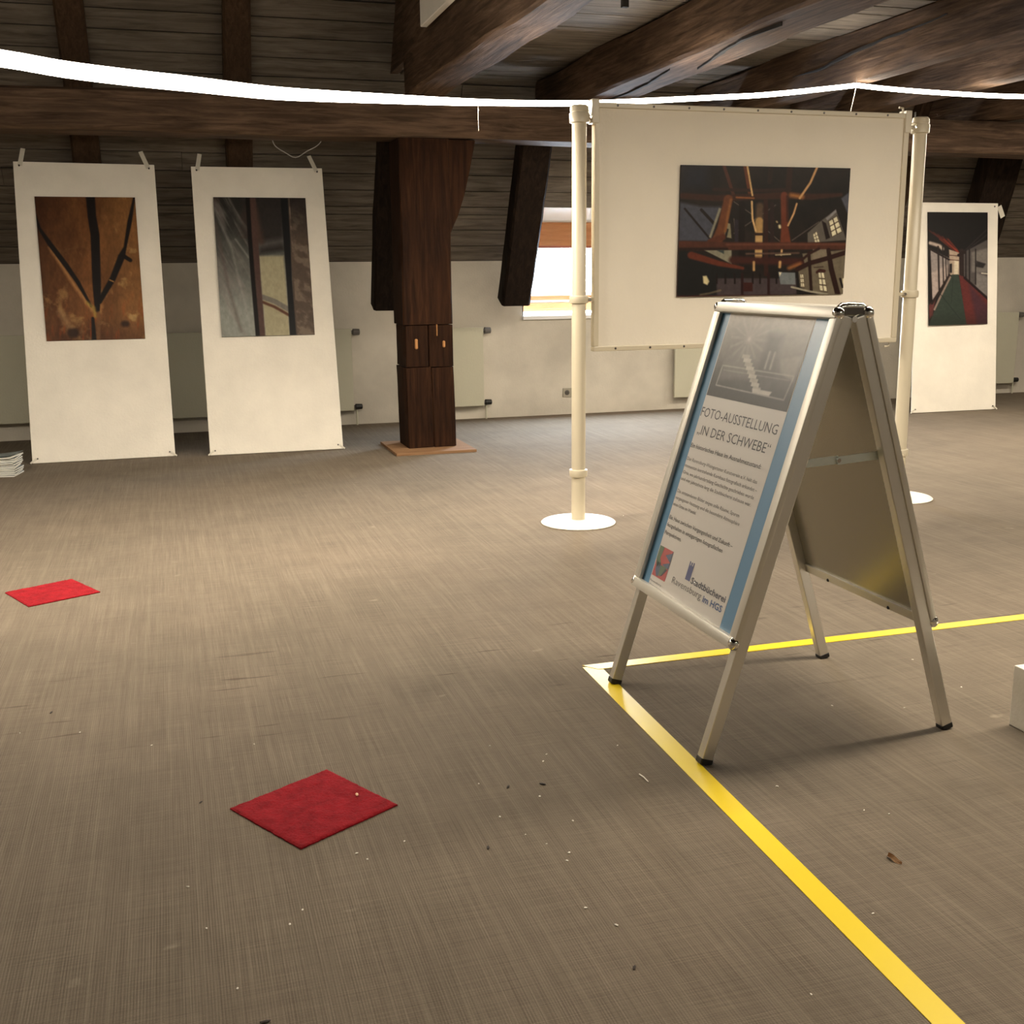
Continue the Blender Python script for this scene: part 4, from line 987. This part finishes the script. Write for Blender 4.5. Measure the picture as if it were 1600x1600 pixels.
# ------------------------------------------------------------------ light rope, its cords, hanging cable, odd bits overhead
rope = thing('light_rope', 'glowing white light rope slung across the room just under the beams', 'light', (4.421, 6.7, 2.52))
def smooth_pts(P, n_=4):
    out = []; P = [Vector(p) for p in P]
    for i in range(len(P)-1):
        a, b, c_, d_ = P[max(i-1, 0)], P[i], P[i+1], P[min(i+2, len(P)-1)]
        for k in range(n_):
            t_ = k/n_; out.append(.5*((2*b)+(c_-a)*t_+(2*a-5*b+4*c_-d_)*t_**2+(3*b-a-3*c_+d_)*t_**3))
    out.append(P[-1]); return out
k_ = next(i for i, p in enumerate(RP) if abs(p[0]-4.421) < .001)
def rope_r(p): return .0145 + .017*max(0, min(1, (1.7-p.x)/1.6))     # swells at the left: the lens glow is built into the rope's shape
bm = bmesh.new(); _P = smooth_pts(RP[:k_+1]); tube(bm, [p-rope.location for p in _P], [rope_r(p) for p in _P], 8); link('rope_run', bm, ledM, rope, True)
bm = bmesh.new(); tube(bm, [p-rope.location for p in smooth_pts(RP[k_:])], .0145, 8); link('rope_run', bm, ledM, rope, True)
cordM = mat('pale_cord', (.16, .14, .11), .6)
bm = bmesh.new(); tube(bm, [(-.0, 0, .03), (0, 0, -.035)], .002, 6); tube(bm, [(0, 0, -.04), (-.033, 0, -.196)], .0016, 6); link('hanging_cord', bm, cordM, rope)
bm = bmesh.new(); p = Vector((1.547, 5.6, 2.13))-rope.location; tube(bm, [p, p+Vector((.001, 0, -.13))], .0016, 6); link('hanging_cord', bm, cordM, rope)
bm = bmesh.new(); tube(bm, smooth_pts([(.79, 8.5, 2.33), (.806, 8.5, 2.281), (.83, 8.5, 2.22), (.896, 8.5, 2.177), (.972, 8.5, 2.143), (1.057, 8.5, 2.189), (1.128, 8.5, 2.226), (1.167, 8.5, 2.272), (1.175, 8.5, 2.33)]), .0035, 6)
tag(link('loose_wire', bm, mat('grey_wire', (.35, .33, .30), .5), None, True), 'thin grey wire loop sagging below the purlin above the middle leaning panel', 'wire')
bm = bmesh.new(); box(bm, 1.655, 1.70, 5.2, 7.33, 2.83, 3.35); bevel(bm, .004, 1)
tag(link('white_board', bm, whiteM), 'white board fixed to the side of the massive tie beam at the top edge', 'board')
bm = bmesh.new(); box(bm, 2.48, 2.515, 6.0, 6.03, 2.712, 2.84)
tag(link('peg', bm, darkM), 'short dark peg hanging from the ceiling boards between the first two tie beams', 'peg')
for x, sd in ((5.62, 'left'), (5.76, 'right')):
    bm = bmesh.new(); tube(bm, [(x, 7.9, 2.52), (x, 7.9, 2.47)], .008, 8)
    tag(link('ceiling_hook', bm, greyP), sd + ' one of two small pale hooks under the ceiling above the right display pole', 'hook', 'hooks above the right display pole')
